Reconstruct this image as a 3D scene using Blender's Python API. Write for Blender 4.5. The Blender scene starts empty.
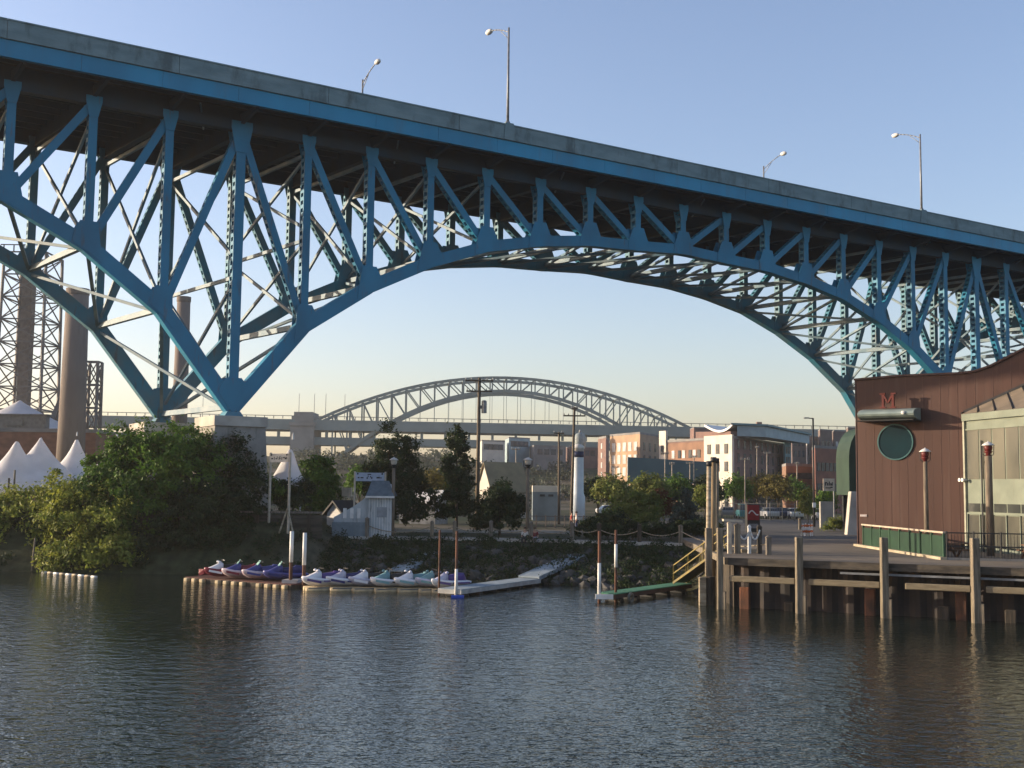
import bpy, bmesh, math, random
from mathutils import Vector, Matrix, noise
PI = math.pi
rad = math.radians
scene = bpy.context.scene
COL = scene.collection
# ------------------------------------------------------------------ camera, sky, sun, exposure
F, PITCH, ROLL, EYE = 1170.8, 0.08931, 0.0115, 6.0
cam = bpy.data.objects.new('camera', bpy.data.cameras.new('camera'))
COL.objects.link(cam)
cp, sp_, cr, sr = math.cos(PITCH), math.sin(PITCH), math.cos(ROLL), math.sin(ROLL)
r0, fw, u0 = Vector((1, 0, 0)), Vector((0, cp, sp_)), Vector((0, -sp_, cp))
rr, uu = r0 * cr + u0 * sr, -r0 * sr + u0 * cr
M3 = Matrix((rr, uu, -fw)).transposed()
cam.matrix_world = Matrix.Translation((0, 0, EYE)) @ M3.to_4x4()
cam.data.sensor_width = 36.0
cam.data.lens = F / 1024 * 36.0
cam.data.clip_start = 0.5
cam.data.clip_end = 6000
scene.camera = cam

SUN_EL, SUN_AZ = rad(10.0), rad(280.0)          # azimuth clockwise from +Y: low sun from the left
world = bpy.data.worlds.new("World"); scene.world = world
world.use_nodes = True
wn = world.node_tree
sky = wn.nodes.new('ShaderNodeTexSky'); sky.sky_type = 'NISHITA'
sky.sun_disc = False
sky.sun_elevation = SUN_EL; sky.sun_rotation = SUN_AZ
sky.air_density = 1.0; sky.dust_density = 1.7; sky.ozone_density = 1.7
wb = wn.nodes.new('ShaderNodeMix'); wb.data_type = 'RGBA'; wb.blend_type = 'MULTIPLY'; wb.inputs[0].default_value = 1.0
wb.inputs[7].default_value = (1.05, 0.948, 1.03, 1)      # camera white balance of the whole sky
wn.links.new(sky.outputs[0], wb.inputs[6]); wn.links.new(wb.outputs[2], wn.nodes['Background'].inputs[0])
wn.nodes['Background'].inputs[1].default_value = 0.125
sl = bpy.data.lights.new('sun', 'SUN'); sl.energy = 3.6; sl.angle = rad(0.5); sl.color = (1.0, 0.82, 0.60)
sun = bpy.data.objects.new('sun', sl); COL.objects.link(sun)
to_sun = Vector((math.sin(SUN_AZ) * math.cos(SUN_EL), math.cos(SUN_AZ) * math.cos(SUN_EL), math.sin(SUN_EL)))
sun.rotation_euler = to_sun.to_track_quat('Z', 'Y').to_euler()
sun.location = (-60, 20, 60)
vs = scene.view_settings
scene.display_settings.display_device = 'sRGB'
vs.view_transform = 'Standard'; vs.look = 'None'; vs.gamma = 1.0; vs.use_curve_mapping = False
vs.exposure = 1.27
HAZE = 0.00017

# ------------------------------------------------------------------ measuring helpers
def ray(px, py):
    x, y = px - 512.0, py - 384.0
    X, Y = (x * cr + y * sr) / F, (-x * sr + y * cr) / F
    return Vector((X, cp + Y * sp_, sp_ - Y * cp))
def at(px, py, Y):
    d = ray(px, py); return Vector((0, 0, EYE)) + d * (Y / d.y)
def on(px, py, z):
    d = ray(px, py); return Vector((0, 0, EYE)) + d * ((z - EYE) / d.z)
def lerp(a, b, t): return a + (b - a) * t
def sstep(a, b, x):
    t = max(0.0, min(1.0, (x - a) / (b - a))); return t * t * (3 - 2 * t)
def pw(x, pts):
    if x <= pts[0][0]: return pts[0][1]
    for (a, va), (b, vb) in zip(pts, pts[1:]):
        if x <= b: return lerp(va, vb, (x - a) / (b - a))
    return pts[-1][1]

# ------------------------------------------------------------------ mesh builder
class MB:
    def __init__(s): s.v = []; s.f = []
    def add(s, vs_, fs):
        n = len(s.v); s.v += [Vector(v) for v in vs_]; s.f += [tuple(i + n for i in f) for f in fs]
    def frame(s, c, ax, ay, az, sx, sy, sz):
        c = Vector(c); vs_ = []
        for k in (-.5, .5):
            for j in (-.5, .5):
                for i in (-.5, .5): vs_.append(c + ax * (i * sx) + ay * (j * sy) + az * (k * sz))
        s.add(vs_, [(0, 2, 3, 1), (4, 5, 7, 6), (0, 1, 5, 4), (2, 6, 7, 3), (0, 4, 6, 2), (1, 3, 7, 5)])
    def box(s, c, size, rz=0.0):
        ca, sa = math.cos(rz), math.sin(rz)
        s.frame(c, Vector((ca, sa, 0)), Vector((-sa, ca, 0)), Vector((0, 0, 1)), *size)
    def bar(s, a, b, w, h, side=None):
        a, b = Vector(a), Vector(b); d = b - a; L = d.length
        if L < 1e-6: return
        d /= L
        if side is None:
            side = Vector((0, 0, 1)).cross(d)
            if side.length < 1e-3: side = Vector((1, 0, 0))
        else:
            side = Vector(side); side = side - d * side.dot(d)
        side.normalize(); up = d.cross(side)
        s.frame((a + b) / 2, d, side, up, L, w, h)
    def cyl(s, a, b, r0_, r1_=None, n=10, caps=True):
        a, b = Vector(a), Vector(b); r1_ = r0_ if r1_ is None else r1_
        d = (b - a).normalized(); x = d.orthogonal().normalized(); y = d.cross(x); vs_ = []
        for c, r in ((a, r0_), (b, r1_)):
            for i in range(n):
                t = 2 * PI * i / n; vs_.append(c + (x * math.cos(t) + y * math.sin(t)) * r)
        fs = [(i, (i + 1) % n, n + (i + 1) % n, n + i) for i in range(n)]
        if caps: fs += [tuple(range(n - 1, -1, -1)), tuple(range(n, 2 * n))]
        s.add(vs_, fs)
    def path(s, pts, r, n=6):
        for a, b in zip(pts, pts[1:]): s.cyl(a, b, r, r, n)
    def lathe(s, c, prof, n=16, ax=Vector((0, 0, 1))):
        c = Vector(c); x = ax.orthogonal().normalized(); y = ax.cross(x); vs_ = []; m = len(prof)
        for r, z in prof:
            for i in range(n):
                t = 2 * PI * i / n; vs_.append(c + ax * z + (x * math.cos(t) + y * math.sin(t)) * max(r, 1e-4))
        fs = [(j * n + i, j * n + (i + 1) % n, (j + 1) * n + (i + 1) % n, (j + 1) * n + i) for j in range(m - 1) for i in range(n)]
        fs += [tuple(range(n - 1, -1, -1)), tuple(range((m - 1) * n, m * n))]
        s.add(vs_, fs)
    def prism(s, pts, ext):
        ext = Vector(ext); pts = [Vector(p) for p in pts]; n = len(pts)
        s.add(pts + [p + ext for p in pts], [tuple(range(n)), tuple(range(2 * n - 1, n - 1, -1))] +
              [(i, n + i, n + (i + 1) % n, (i + 1) % n) for i in range(n)])
    def loft(s, secs):
        n = len(secs[0]); m = len(secs); vs_ = [p for q in secs for p in q]
        fs = [(j * n + i, j * n + (i + 1) % n, (j + 1) * n + (i + 1) % n, (j + 1) * n + i) for j in range(m - 1) for i in range(n)]
        fs += [tuple(range(n - 1, -1, -1)), tuple(range((m - 1) * n, m * n))]
        s.add(vs_, fs)
    def grid(s, rows):
        n = len(rows[0]); m = len(rows)
        s.add([p for r in rows for p in r], [(j * n + i, j * n + i + 1, (j + 1) * n + i + 1, (j + 1) * n + i) for j in range(m - 1) for i in range(n - 1)])
    def build(s, name, mat, parent=None, smooth=False, fixn=True):
        me = bpy.data.meshes.new(name)
        off = Vector((0, 0, 0))
        if parent is not None:
            q = parent
            while q is not None: off = off + q.location; q = q.parent
        me.from_pydata([tuple(v - off) for v in s.v], [], s.f)
        me.materials.append(mat)
        if fixn:
            bm = bmesh.new(); bm.from_mesh(me); bmesh.ops.recalc_face_normals(bm, faces=bm.faces); bm.to_mesh(me); bm.free()
        if smooth:
            for p in me.polygons: p.use_smooth = True
        o = bpy.data.objects.new(name, me); COL.objects.link(o)
        if parent is not None: o.parent = parent
        return o

def tag(o, label=None, cat=None, group=None, kind=None):
    if label: o['label'] = label
    if cat: o['category'] = cat
    if group: o['group'] = group
    if kind: o['kind'] = kind
    return o
def empty(name, loc, label, cat, group=None):
    o = bpy.data.objects.new(name, None); COL.objects.link(o); o.location = loc
    o.empty_display_size = 0.3
    return tag(o, label, cat, group)
KIDS = {}
def copy_tree(o, parent=None):
    c = o.copy(); COL.objects.link(c)
    if parent is not None: c.parent = parent
    for ch in list(o.children): copy_tree(ch, c)
    return c
def bevel(o, w, seg=1):
    m = o.modifiers.new('bevel', 'BEVEL'); m.width = w; m.segments = seg; m.limit_method = 'ANGLE'; return o

# ------------------------------------------------------------------ materials
MATS = {}
def mat(name, col, rough=0.7, col2=None, scale=2.0, amt=0.5, bump=0.0, bscale=None, metal=0.0, spec=0.3, stretch=None, detail=5.0, lo=0.35, hi=0.65, stain=None):
    if name in MATS: return MATS[name]
    m = bpy.data.materials.new(name); m.use_nodes = True; nt = m.node_tree; b = nt.nodes['Principled BSDF']
    b.inputs['Roughness'].default_value = rough; b.inputs['Metallic'].default_value = metal
    b.inputs['Specular IOR Level'].default_value = spec
    tc = nt.nodes.new('ShaderNodeTexCoord'); mp = nt.nodes.new('ShaderNodeMapping')
    nt.links.new(tc.outputs['Object'], mp.inputs[0])
    if stretch: mp.inputs['Scale'].default_value = stretch
    nz = nt.nodes.new('ShaderNodeTexNoise'); nz.inputs['Scale'].default_value = scale; nz.inputs['Detail'].default_value = detail
    nt.links.new(mp.outputs[0], nz.inputs[0])
    rp = nt.nodes.new('ShaderNodeValToRGB')
    c2 = col2 or tuple(c * (1 - amt * 0.6) for c in col)
    rp.color_ramp.elements[0].position = lo; rp.color_ramp.elements[1].position = hi
    rp.color_ramp.elements[0].color = (*c2, 1); rp.color_ramp.elements[1].color = (*col, 1)
    nt.links.new(nz.outputs[0], rp.inputs[0]); nt.links.new(rp.outputs[0], b.inputs['Base Color'])
    if stain:   # (colour, strength, scale, stretch, threshold): streaks and blotches of rust or dirt
        sc_, am_, sz_, st_, th_ = stain
        m2 = nt.nodes.new('ShaderNodeMapping'); m2.inputs['Scale'].default_value = st_; nt.links.new(tc.outputs['Object'], m2.inputs[0])
        n3 = nt.nodes.new('ShaderNodeTexNoise'); n3.inputs['Scale'].default_value = sz_; n3.inputs['Detail'].default_value = 7; n3.inputs['Roughness'].default_value = .65
        nt.links.new(m2.outputs[0], n3.inputs[0])
        mr = nt.nodes.new('ShaderNodeMapRange'); mr.inputs[1].default_value = th_; mr.inputs[2].default_value = th_ + .14; mr.inputs[4].default_value = am_
        nt.links.new(n3.outputs[0], mr.inputs[0])
        mi = nt.nodes.new('ShaderNodeMix'); mi.data_type = 'RGBA'; mi.inputs[7].default_value = (*sc_, 1)
        nt.links.new(mr.outputs[0], mi.inputs[0]); nt.links.new(rp.outputs[0], mi.inputs[6]); nt.links.new(mi.outputs[2], b.inputs['Base Color'])
    if bump:
        n2 = nt.nodes.new('ShaderNodeTexNoise'); n2.inputs['Scale'].default_value = bscale or scale * 6; n2.inputs['Detail'].default_value = 4
        nt.links.new(mp.outputs[0], n2.inputs[0])
        bp = nt.nodes.new('ShaderNodeBump'); bp.inputs['Strength'].default_value = bump; bp.inputs['Distance'].default_value = 0.05
        nt.links.new(n2.outputs[0], bp.inputs['Height']); nt.links.new(bp.outputs[0], b.inputs['Normal'])
    MATS[name] = m; return m
def leafmat(name, c1, c2, c3=None, trans=0.3):
    m = bpy.data.materials.new(name); m.use_nodes = True; nt = m.node_tree; b = nt.nodes['Principled BSDF']
    b.inputs['Roughness'].default_value = 0.6; b.inputs['Specular IOR Level'].default_value = 0.2
    g = nt.nodes.new('ShaderNodeNewGeometry'); rp = nt.nodes.new('ShaderNodeValToRGB')
    e = rp.color_ramp.elements; e[0].color = (*c1, 1); e[1].color = (*c2, 1)
    if c3: q = e.new(0.93); q.color = (*c3, 1); e[1].position = 0.85
    tc = nt.nodes.new('ShaderNodeTexCoord'); nz = nt.nodes.new('ShaderNodeTexNoise'); nz.inputs['Scale'].default_value = 0.9
    nt.links.new(tc.outputs['Object'], nz.inputs[0])
    mx = nt.nodes.new('ShaderNodeMath'); mx.operation = 'MULTIPLY_ADD'; mx.inputs[1].default_value = 0.5
    sb = nt.nodes.new('ShaderNodeMath'); sb.operation = 'MULTIPLY_ADD'; sb.inputs[1].default_value = 1.2; sb.inputs[2].default_value = -0.35
    nt.links.new(nz.outputs[0], sb.inputs[0])
    nt.links.new(g.outputs['Random Per Island'], mx.inputs[0]); nt.links.new(sb.outputs[0], mx.inputs[2])
    nt.links.new(mx.outputs[0], rp.inputs[0]); nt.links.new(rp.outputs[0], b.inputs['Base Color'])
    tr = nt.nodes.new('ShaderNodeBsdfTranslucent'); nt.links.new(rp.outputs[0], tr.inputs[0])
    ms = nt.nodes.new('ShaderNodeMixShader'); ms.inputs[0].default_value = trans
    nt.links.new(b.outputs[0], ms.inputs[1]); nt.links.new(tr.outputs[0], ms.inputs[2])
    nt.links.new(ms.outputs[0], nt.nodes['Material Output'].inputs[0])
    return m

steel = mat('blue_steel', (0.015, 0.195, 0.33), 0.55, (0.016, 0.14, 0.235), 0.35, bump=0.05, stretch=(1, 1, .6), stain=((.085, .085, .08), .7, 1.1, (1.8, 1.8, .3), .585))
steel_w = mat('weathered_blue_steel', (0.03, 0.18, 0.27), 0.6, (0.08, 0.16, 0.20), 0.5, stain=((.10, .075, .055), .7, .9, (1.6, 1.6, .35), .57))
steel_d = mat('shade_toned_blue_steel', (0.010, 0.035, 0.06), 0.7, (0.02, 0.03, 0.038), 0.4)  # darkened copy of the blue steel, under-deck shade put into its colour
lat_m = mat('pale_steel', (0.19, 0.25, 0.28), 0.6, (0.08, 0.16, 0.22), 0.6)
fascia_m = mat('fascia_blue', (0.018, 0.25, 0.42), 0.5, (0.018, 0.19, 0.32), 0.25, stretch=(1, 1, .3), stain=((.05, .17, .25), .6, .5, (1.4, 1.4, .25), .55))
parap_m = mat('weathered_parapet', (0.19, 0.27, 0.285), 0.85, (0.135, 0.205, 0.22), 0.5, bump=0.2, stretch=(1, 1, 3), stain=((.06, .085, .09), .7, .45, (1.3, 1.3, .5), .52))
conc = mat('concrete', (0.32, 0.30, 0.265), 0.9, (0.22, 0.21, 0.19), 0.6, bump=0.3, stain=((.09, .085, .075), .75, .7, (1.5, 1.5, .25), .53))
conc_l = mat('light_concrete', (0.48, 0.45, 0.39), 0.9, (0.34, 0.31, 0.27), 0.8, bump=0.2)
deckunder = mat('shade_toned_concrete', (0.022, 0.024, 0.028), 0.95, (0.014, 0.016, 0.019), 0.5)  # concrete darkened so the colour holds the shade under the deck
asphalt = mat('asphalt', (0.10, 0.092, 0.082), 0.9, (0.065, 0.06, 0.055), 0.35, bump=0.3, bscale=9)
planks = mat('weathered_timber', (0.25, 0.21, 0.15), 0.85, (0.10, 0.085, 0.065), 1.2, bump=0.5, stretch=(6, 6, .7))
timber_d = mat('dark_timber', (0.075, 0.06, 0.045), 0.9, (0.03, 0.027, 0.022), 1.0, bump=0.5, stretch=(5, 5, .7))
timber_l = mat('pale_timber', (0.42, 0.36, 0.26), 0.85, (0.22, 0.18, 0.12), 1.4, bump=0.4, stretch=(1, 1, 4))
white_m = mat('white_paint', (0.74, 0.73, 0.70), 0.5, (0.55, 0.54, 0.51), 1.5)
grey_m = mat('grey_metal', (0.25, 0.26, 0.27), 0.5, (0.15, 0.155, 0.16), 2.0, metal=0.3)
dark_m = mat('dark_metal', (0.03, 0.033, 0.035), 0.5, (0.02, 0.02, 0.02), 2.0)
rust_m = mat('rusty_steel', (0.16, 0.065, 0.035), 0.8, (0.05, 0.03, 0.022), 1.6, bump=0.3, stretch=(1, 1, .5))
chain_m = mat('rope', (0.35, 0.30, 0.22), 0.9, (0.2, 0.17, 0.12), 9)
redm = mat('red_paint', (0.11, 0.014, 0.012), 0.5, (0.10, 0.012, 0.012), 2)
yellow_m = mat('yellow_paint', (0.24, 0.175, 0.03), 0.6, (0.13, 0.10, 0.028), 3)
glassdark = mat('window_glass', (0.03, 0.04, 0.05), 0.08, (0.015, 0.02, 0.025), 0.7, spec=0.6)
bark = mat('bark', (0.10, 0.075, 0.05), 0.95, (0.05, 0.04, 0.03), 5, bump=0.5)

# ------------------------------------------------------------------ terrain
YT = [(-420, 120), (-120, 92), (-60, 84), (-36, 80.5), (-22, 79.5), (-13.5, 81.0), (-9, 78.5), (-4, 76), (3, 74), (9, 71.5), (11.4, 70), (12.2, 64.0), (22, 59.3), (60, 42), (420, 20)]
YP = [(-420, 126), (-60, 90), (-36, 86), (-22, 85), (-14, 86), (-11, 87.2), (-5, 87.0), (2, 85.2), (12.2, 82), (12.6, 64.6), (22, 59.6), (60, 42.3), (420, 20.3)]
def g(X, Y):
    yt, yp = pw(X, YT), pw(X, YP)
    top = pw(X, [(-16.5, 4.0), (-13.0, 2.32), (11, 2.3), (13, 2.42)])
    top = lerp(top, 2.3 if X > -20 else 3.4, sstep(95, 130, Y))
    n = noise.noise(Vector((X * .5, Y * .5, 3))) ; n2 = noise.noise(Vector((X * 1.7, Y * 1.7, 7)))
    if Y <= yt: return max(-2.0, -0.25 - (yt - Y) * 0.5)
    if Y < yp:
        t = (Y - yt) / (yp - yt)
        return lerp(-0.25, top - 0.12, t ** 0.8) + math.sin(t * PI) * (0.25 * n + 0.2 * n2)
    # far hillside
    hmax = pw(X, [(-400, 13), (-150, 13), (-90, 12.5), (30, 12.5), (60, 13), (130, 22), (300, 28), (420, 28)])
    hill = hmax * sstep(pw(X, [(-100, 235), (40, 235), (70, 300), (400, 320)]), 385, Y)
    hill += (2.0 * noise.noise(Vector((X * .012, Y * .012, 1)))) * sstep(260, 380, Y)
    return top + hill

def axis(segs):
    out = []
    for a, b, st in segs:
        n = max(1, int(round((b - a) / st)))
        out += [a + (b - a) * i / n for i in range(n)]
    return out + [segs[-1][1]]
xs = axis([(-900, -420, 60), (-420, -60, 9), (-60, -30, 1.2), (-30, 14, 0.5), (14, 40, 1.3), (40, 420, 10), (420, 900, 60)])
ys = axis([(40, 62, 2.0), (62, 90, 0.5), (90, 130, 2), (130, 420, 8), (420, 1500, 90)])
mb = MB(); mb.grid([[Vector((x, y, g(x, y))) for x in xs] for y in ys])
gm = bpy.data.materials.new('ground'); gm.use_nodes = True
nt = gm.node_tree; b = nt.nodes['Principled BSDF']; b.inputs['Roughness'].default_value = 0.95; b.inputs['Specular IOR Level'].default_value = 0.1
tc = nt.nodes.new('ShaderNodeTexCoord')
def noise_node(sc, det=6, src=None):
    n = nt.nodes.new('ShaderNodeTexNoise'); n.inputs['Scale'].default_value = sc; n.inputs['Detail'].default_value = det
    nt.links.new(tc.outputs['Object'], n.inputs[0]); return n
def ramp(src, els):
    r = nt.nodes.new('ShaderNodeValToRGB'); nt.links.new(src, r.inputs[0])
    while len(r.color_ramp.elements) < len(els): r.color_ramp.elements.new(0.5)
    for e, (p, c) in zip(r.color_ramp.elements, els): e.position = p; e.color = (*c, 1)
    return r
na, nb = noise_node(0.06), noise_node(1.4)
ra = ramp(na.outputs[0], [(0.36, (0.035, 0.05, 0.022)), (0.5, (0.06, 0.06, 0.032)), (0.62, (0.13, 0.115, 0.085))])
rb = ramp(nb.outputs[0], [(0.3, (0.55, 0.55, 0.55)), (0.7, (1.2, 1.2, 1.2))])
mx = nt.nodes.new('ShaderNodeMix'); mx.data_type = 'RGBA'; mx.blend_type = 'MULTIPLY'; mx.inputs[0].default_value = 1
nt.links.new(ra.outputs[0], mx.inputs[6]); nt.links.new(rb.outputs[0], mx.inputs[7]); nt.links.new(mx.outputs[2], b.inputs['Base Color'])
bp = nt.nodes.new('ShaderNodeBump'); bp.inputs['Strength'].default_value = 0.5; bp.inputs['Distance'].default_value = 0.15
nt.links.new(nb.outputs[0], bp.inputs['Height']); nt.links.new(bp.outputs[0], b.inputs['Normal'])
tag(mb.build('ground', gm, smooth=True), 'grassy river bank rising to a hillside behind the quay', 'ground', kind='structure')

# riverbed keeps the sheet closed towards the camera
mb = MB(); mb.grid([[Vector((x, y, -2.05)) for x in (-900, 900)] for y in (-400, 140)])
tag(mb.build('riverbed', mat('mud', (0.05, 0.04, 0.03), 0.95)), 'muddy bed of the river under the water', 'riverbed', kind='structure')

# water
wm = bpy.data.materials.new('river_water'); wm.use_nodes = True
nt = wm.node_tree; b = nt.nodes['Principled BSDF']
b.inputs['Base Color'].default_value = (0.016, 0.022, 0.016, 1); b.inputs['Roughness'].default_value = 0.07; b.inputs['IOR'].default_value = 1.33
tc = nt.nodes.new('ShaderNodeTexCoord')
def wave(sc, stretch, det, rot):
    mp = nt.nodes.new('ShaderNodeMapping'); mp.inputs['Scale'].default_value = stretch; mp.inputs['Rotation'].default_value = (0, 0, rot)
    nt.links.new(tc.outputs['Object'], mp.inputs[0])
    n = nt.nodes.new('ShaderNodeTexNoise'); n.inputs['Scale'].default_value = sc; n.inputs['Detail'].default_value = det
    n.inputs['Roughness'].default_value = 0.55
    nt.links.new(mp.outputs[0], n.inputs[0]); return n
w1, w2, w3 = wave(1.9, (0.8, 1, 1), 3, 0.22), wave(5.0, (0.8, 1, 1), 2, -0.3), wave(0.07, (1, 0.45, 1), 4, 0.1)
ma = nt.nodes.new('ShaderNodeMath'); ma.operation = 'MULTIPLY_ADD'; ma.inputs[1].default_value = 0.32
nt.links.new(w2.outputs[0], ma.inputs[0]); nt.links.new(w1.outputs[0], ma.inputs[2])
# calmer and more ruffled patches
rg = nt.nodes.new('ShaderNodeMapRange'); rg.inputs[1].default_value = 0.3; rg.inputs[2].default_value = 0.7; rg.inputs[3].default_value = 0.16; rg.inputs[4].default_value = 0.48
nt.links.new(w3.outputs[0], rg.inputs[0])
bp = nt.nodes.new('ShaderNodeBump'); bp.inputs['Distance'].default_value = 0.21
nt.links.new(rg.outputs[0], bp.inputs['Strength'])
nt.links.new(ma.outputs[0], bp.inputs['Height']); nt.links.new(bp.outputs[0], b.inputs['Normal'])
mb = MB(); mb.grid([[Vector((x, y, 0)) for x in (-900, 900)] for y in (-400, 130)])
tag(mb.build('water', wm), 'dark rippled river water', 'water', kind='structure')

def drape(name, poly_rows, m, label, cat, lift=0.03):
    mb = MB(); mb.grid([[Vector((x, y, g(x, y) + lift)) for x, y in r] for r in poly_rows])
    return tag(mb.build(name, m, smooth=True), label, cat, kind='structure')
# promenade along the quay edge, car park, street
prom = mat('promenade_concrete', (0.25, 0.235, 0.21), 0.9, (0.17, 0.16, 0.14), 0.7, bump=0.2)
rows = [[(x, pw(x, YP) + 0.15 + 2.6 * j / 4) for x in [-11 + i * 23.0 / 46 for i in range(47)]] for j in range(5)]
mb = MB(); mb.grid([[Vector((x, y, 2.335)) for x, y in r] for r in rows])
tag(mb.build('promenade', prom), 'concrete promenade along the quay edge', 'path', kind='structure')
mb = MB()
ex = [-12 + i * 0.8 for i in range(31)]
for a, c in zip(ex, ex[1:]):
    mb.bar((a, pw(a, YP), 2.15), (c - 0.02, pw(c, YP), 2.15), 0.35, 0.45)
tag(mb.build('quay_edge', conc_l), 'pale concrete edge beam of the quay', 'kerb', kind='structure')
mb = MB(); mb.grid([[Vector((x, y, 2.46 if x > 0 else 2.46)) for x in (13, 70)] for y in (86.2, 152)])
tag(mb.build('car_park', asphalt), 'grey asphalt car park behind the wharf', 'car park', kind='structure')
mb = MB(); mb.grid([[Vector((x, y, 2.36)) for x in (-10, 12.9)] for y in (99, 105)])
tag(mb.build('street', asphalt), 'asphalt street behind the promenade', 'road', kind='structure')
mb = MB(); mb.box((1.0, 98.6, 2.42), (21, 0.35, 0.24))
tag(mb.build('kerb', conc_l), 'pale kerb along the street', 'kerb', kind='structure')

# ------------------------------------------------------------------ blue truss bridge
AZ, P0 = 1.01928, Vector((-21.50985, 89.6, 0)); PAN = 5.55903
BD = Vector((math.sin(AZ), math.cos(AZ), 0)); BN = Vector((-math.cos(AZ), math.sin(AZ), 0))   # along / away
def grade(s): return -0.00603 * s + 2e-5 * (s - 8 * PAN) ** 2
def B(s, o, z): return P0 + BD * s + BN * o + Vector((0, 0, z))
BZ = [11.93, 18.646, 22.363, 25.069, 27.087, 28.234, 28.947, 29.147, 29.463]
BX = [19.023, 23.215, 26.045, 27.9, 28.8, 29.1, 29.2, 29.2, 29.2, 29.2]
def zb(k):
    kk = 16 - k if k > 8 else k
    return BZ[kk] if kk >= 0 else BX[min(-kk - 1, 9)]
W, SK = 13.25, -1.75
bridge = empty('truss_bridge', P0 + Vector((0, 0, 4)), 'blue steel arched truss road bridge spanning the river overhead', 'bridge')
K0, K1 = -7, 24
def off(o): return SK * o / W
def bp_(k, o): return B(k * PAN + off(o), o, zb(k))
def tp_(k, o): return B(k * PAN + off(o), o, 33.72 + grade(k * PAN))
def laced(mb, a, b_, wid, dep, step=0.62, lace=0.30):
    d = (b_ - a); L = d.length; d = d / L
    side = d.cross(BN).normalized()
    for q in (-1, 1):
        c = BN * (q * dep / 2)
        mb.frame((a + b_) / 2 + c, d, side, BN, L, wid, 0.05)
        for e in (-1, 1): # flange lips
            mb.frame((a + b_) / 2 + c * 0.82 + side * (e * (wid / 2 - 0.02)), d, side, BN, L, 0.035, dep * 0.16)
    n = int(L / step)
    for i in range(n):
        p = a + d * ((i + 0.5) * L / n)
        for e in (-1, 1):
            mb.frame(p + side * (e * (wid / 2 - 0.021)), d, side, BN, lace, 0.03, dep * 0.62)
for o in (0.0, W):
    sm = steel if o == 0 else steel_w
    for k in range(K0, K1 + 1):
        a, t = bp_(k, o), tp_(k, o)
        w = 0.75 if k in (0, 16) else 0.62
        m = MB(); laced(m, a, t, w, 0.75); m.build('post', sm, bridge)
        # gussets
        m = MB()
        kp = bp_(k + 1, o) - a; km = a - bp_(k - 1, o); kp.normalize(); km.normalize()
        up = Vector((0, 0, 1))
        hgt = 1.75
        poly = [a - km * 1.25 - up * 0.45, a - up * 0.5, a + kp * 1.25 - up * 0.45, a + kp * 1.15 + up * 0.45,
                a + BD * 0.62 + up * hgt, a - BD * 0.62 + up * hgt, a - km * 1.15 + up * 0.45]
        if k in (0, 16):
            poly = [a - km * 1.9 + up * -.35, a - up * 0.5, a + kp * 1.9 - up * .35, a + kp * 1.6 + up * .5, a + BD * 0.6 + up * 2.3, a - BD * .6 + up * 2.3, a - km * 1.6 + up * .5]
        for q in (-0.47, 0.44): m.prism([p + BN * q for p in poly], BN * 0.03)
        m.build('lower_gusset', sm, bridge)
        m = MB()
        big = k in (0, 16)
        h2 = 1.9 if big else 1.15; w2 = .85 if big else .58
        poly = [t + BD * w2 + up * (.55 if big else .42), t - BD * w2 + up * (.55 if big else .42), t - BD * w2, t - BD * w2 * .55 - up * h2, t + BD * w2 * .55 - up * h2, t + BD * w2]
        for q in (-0.47, 0.44): m.prism([p + BN * q for p in poly], BN * 0.03)
        m.build('upper_gusset', sm, bridge)
        if k < K1:
            m = MB(); c = bp_(k + 1, o)
            cw = pw(abs(k + .5 - 8), [(0, 0.95), (5, 1.0), (8, 1.2), (10, 1.1), (13, 1.0)])
            m.bar(a, c, 0.86, cw, BN); m.build('lower_chord', sm, bridge)
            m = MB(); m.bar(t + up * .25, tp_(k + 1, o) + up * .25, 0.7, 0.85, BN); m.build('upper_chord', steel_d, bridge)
            # diagonals
            if k < 0 or 8 <= k < 16: da, db = bp_(k, o), tp_(k + 1, o)
            else: da, db = tp_(k, o), bp_(k + 1, o)
            m = MB(); laced(m, da, db, 0.58, 0.6); m.build('diagonal', sm, bridge)
up = Vector((0, 0, 1))
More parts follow.
